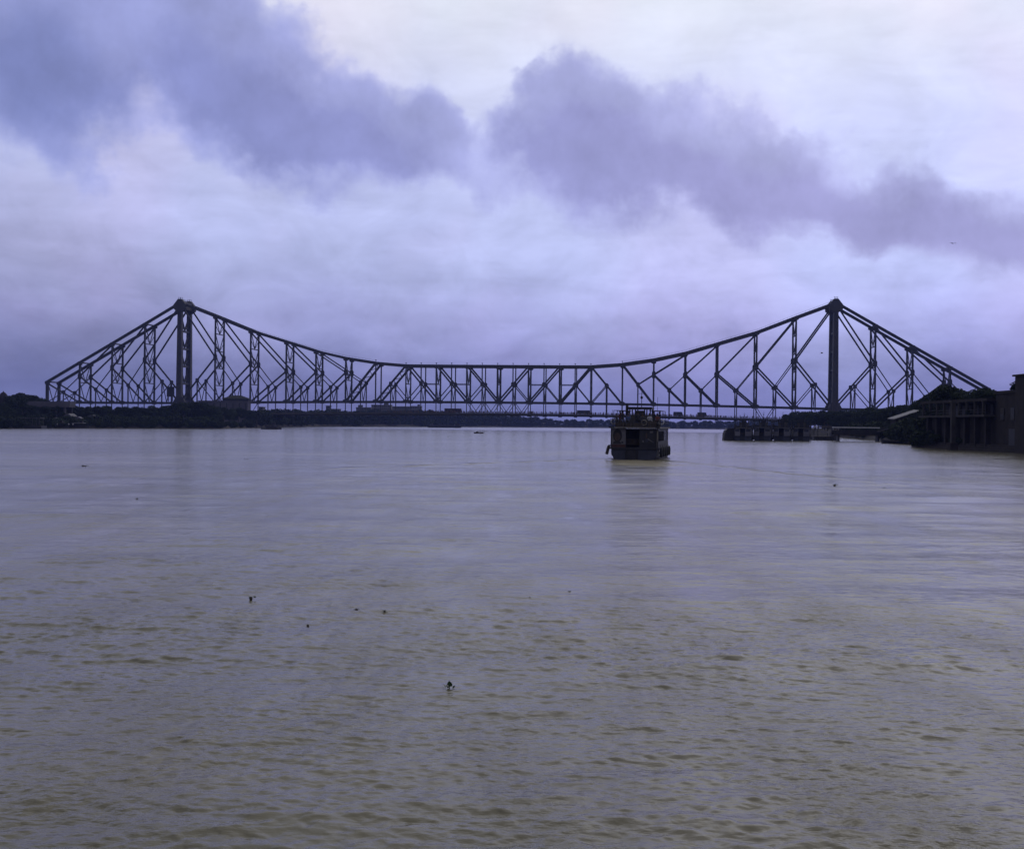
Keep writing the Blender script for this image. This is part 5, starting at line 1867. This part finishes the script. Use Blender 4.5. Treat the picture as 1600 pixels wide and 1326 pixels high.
# ------------------------------------------------------------------ birds
def bird(px, py, d, span, rz, dih, label):
    t = thing('bird', label, 'bird', at(px, py, d), rz, 'birds over the river')
    k = span / 2
    mb = MB()
    mb.loft([[(r_ * math.cos(a), y_, r_ * math.sin(a) * 0.9) for a in np.linspace(0, 5.24, 6)] for y_, r_ in
             ((-0.30 * k, 0.015 * k), (-0.24 * k, 0.05 * k), (-0.12 * k, 0.075 * k), (0.05 * k, 0.085 * k), (0.2 * k, 0.05 * k), (0.3 * k, 0.03 * k))])
    mb.build('body', 'bird', t, True)
    MB().add([(-0.04 * k, 0.25 * k, 0), (0.04 * k, 0.25 * k, 0), (0.13 * k, 0.55 * k, 0.01), (0, 0.5 * k, 0), (-0.13 * k, 0.55 * k, 0.01), (0, 0.27 * k, -0.03 * k)],
             [(0, 1, 2, 3), (0, 3, 4), (5, 3, 2, 1), (5, 0, 4, 3)]).build('tail', 'bird', t)
    for sg in (-1, 1):
        pts = [(0.05, -0.12), (0.4, -0.2), (0.75, -0.12), (1.0, 0.08), (0.8, 0.12), (0.45, 0.14), (0.05, 0.12)]
        vs = []
        for zz in (0.012, -0.012):
            for a, b in pts:
                hz = dih * min(a, 0.4) * k - (0.25 * dih * max(0, a - 0.4)) * k
                vs.append((sg * a * k, b * k, hz + zz * k * (1 - a * 0.7)))
        m_ = len(pts)
        fs = [tuple(range(m_)), tuple(range(2 * m_ - 1, m_ - 1, -1))] + [(i, m_ + i, m_ + (i + 1) % m_, (i + 1) % m_) for i in range(m_)]
        MB().add(vs, fs).build('wing', 'bird', t)


bird(1489, 380, 190, 1.35, 0.25, 0.28, 'dark kite gliding with spread wings high at the right of the sky')
bird(1284, 551.5, 230, 1.6, 1.1, 0.5, 'small dark bird flying beside the right bridge tower')

# ------------------------------------------------------------------ floating water hyacinth
LEAF = MB()
LEAF.add([(0, 0, 0), (0.5, 0.12, 0.12), (0.42, 0.5, 0.42), (0, 0.9, 0.62), (-0.42, 0.5, 0.42), (-0.5, 0.12, 0.12), (0, 0.45, 0.28)],
         [(0, 1, 6), (1, 2, 6), (2, 3, 6), (3, 4, 6), (4, 5, 6), (5, 0, 6)])
LEAF_ME = LEAF.mesh('leaf', 'hyacinth')


def hyacinth(px, py, wpx, label, upright=0.5, nl=6):
    p = on_water(px, py)
    w = wpx * p.y / F
    t = thing('water_hyacinth', label, 'floating plant', (p.x, p.y, 0.0), 0, 'clumps of water hyacinth adrift')
    for k in range(nl):
        o = link('leaf', LEAF_ME, t)
        a = rnd.uniform(0, 6.28)
        s_ = w * rnd.uniform(0.22, 0.34) if nl > 4 else w * 0.3
        o.location = (rnd.uniform(-0.42, 0.42) * w, rnd.uniform(-0.2, 0.2) * w, 0.02 + rnd.uniform(0, 0.05) * upright)
        o.rotation_euler = (rnd.uniform(0.0, 0.9) * upright, rnd.uniform(-0.4, 0.4), a)
        o.scale = (s_, s_, s_ * (0.35 + upright * 0.5))
    MB().lathe([(w * 0.1, -0.06), (w * 0.2, 0.0), (w * 0.14, 0.03), (0.01, 0.035)], (0, 0, 0), 7).build('root_mat', 'bark', t)
    return t


p = on_water(702, 1074)
t = thing('water_hyacinth', 'green water hyacinth sprig with upright leaf, largest and nearest in the foreground', 'floating plant', (p.x, p.y, 0), 0, 'clumps of water hyacinth adrift')
for (lx, lz, s_, rx, ry, a) in ((-0.05, 0.0, 0.075, 0.2, 0.3, 1.2), (-0.03, 0.01, 0.07, 0.1, -0.5, 2.6), (0.0, 0.03, 0.085, 1.05, 0.0, 0.1), (0.015, 0.02, 0.07, 0.9, 0.2, 0.5), (0.055, 0.0, 0.055, 0.2, 0.1, -0.9), (-0.075, 0.0, 0.05, 0.0, 0.1, 1.6), (-0.02, 0.0, 0.06, 0.3, 0.0, -2.2)):
    o = link('leaf', LEAF_ME, t)
    o.location = (lx, 0, lz)
    o.rotation_euler = (rx, ry, a)
    o.scale = (s_ * 0.8, s_ * 0.8, s_ * 0.9)
MB().tube((0, 0, -0.03), (0.004, 0.01, 0.08), 0.008, 0.005, 6).build('stem', 'hyacinth', t)
MB().tube((0.05, 0, -0.02), (0.055, 0, 0.03), 0.006, 0.004, 6).build('stem', 'hyacinth', t)
for (px, py, w_, lab) in ((481, 978, 13, 'two small dark tufts close together, nearest clump left of the green sprig'), (601, 955.5, 12, 'small curled clump just left of the middle of the water'),
                          (557, 953, 16, 'thin flat streak of floating weed left of the curled clump'), (392, 934, 18, 'long flat clump of weed in the left middle distance'),
                          (890, 925, 10, 'tiny pair of tufts right of the middle of the water'), (131, 728, 18, 'dark clump adrift near the left side off the landing'),
                          (386, 716.5, 9, 'small dark clump adrift off the left bank grove'), (214, 779, 10, 'small clump adrift on the pale left water'),
                          (1304, 757.5, 14, 'dark clump adrift beyond the brown upwelling at the right'), (701, 682, 7, 'speck of weed left of the tiny midstream boat'),
                          (70, 687, 6, 'speck of weed off the left landing stage'), (201, 693, 5, 'speck of weed off the dark left grove'),
                          (1383, 762, 9, 'faint clump of weed off the right bank quay'), (828, 934, 5, 'tiny leaf adrift left of the pair of tufts')):
    hyacinth(px, py, w_ * 0.8, lab, 0.12, 6 if w_ > 8 else 3)

# ------------------------------------------------------------------ haze
hz = MB().box((100, 0, 53), (6900, 6800, 110)).build('haze', None)
m = bpy.data.materials.new('haze_air')
m.use_nodes = True
tr = m.node_tree
tr.nodes.clear()
out = tr.nodes.new('ShaderNodeOutputMaterial')
pv = tr.nodes.new('ShaderNodeVolumePrincipled')
pv.inputs['Color'].default_value = (0.32, 0.42, 1.0, 1)
pv.inputs['Density'].default_value = 0.000105
pv.inputs['Anisotropy'].default_value = 0.0
tr.links.new(pv.outputs[0], out.inputs['Volume'])
hz.data.materials.append(m)
tag(hz, 'pale blue haze over the river', 'haze', None, 'stuff')
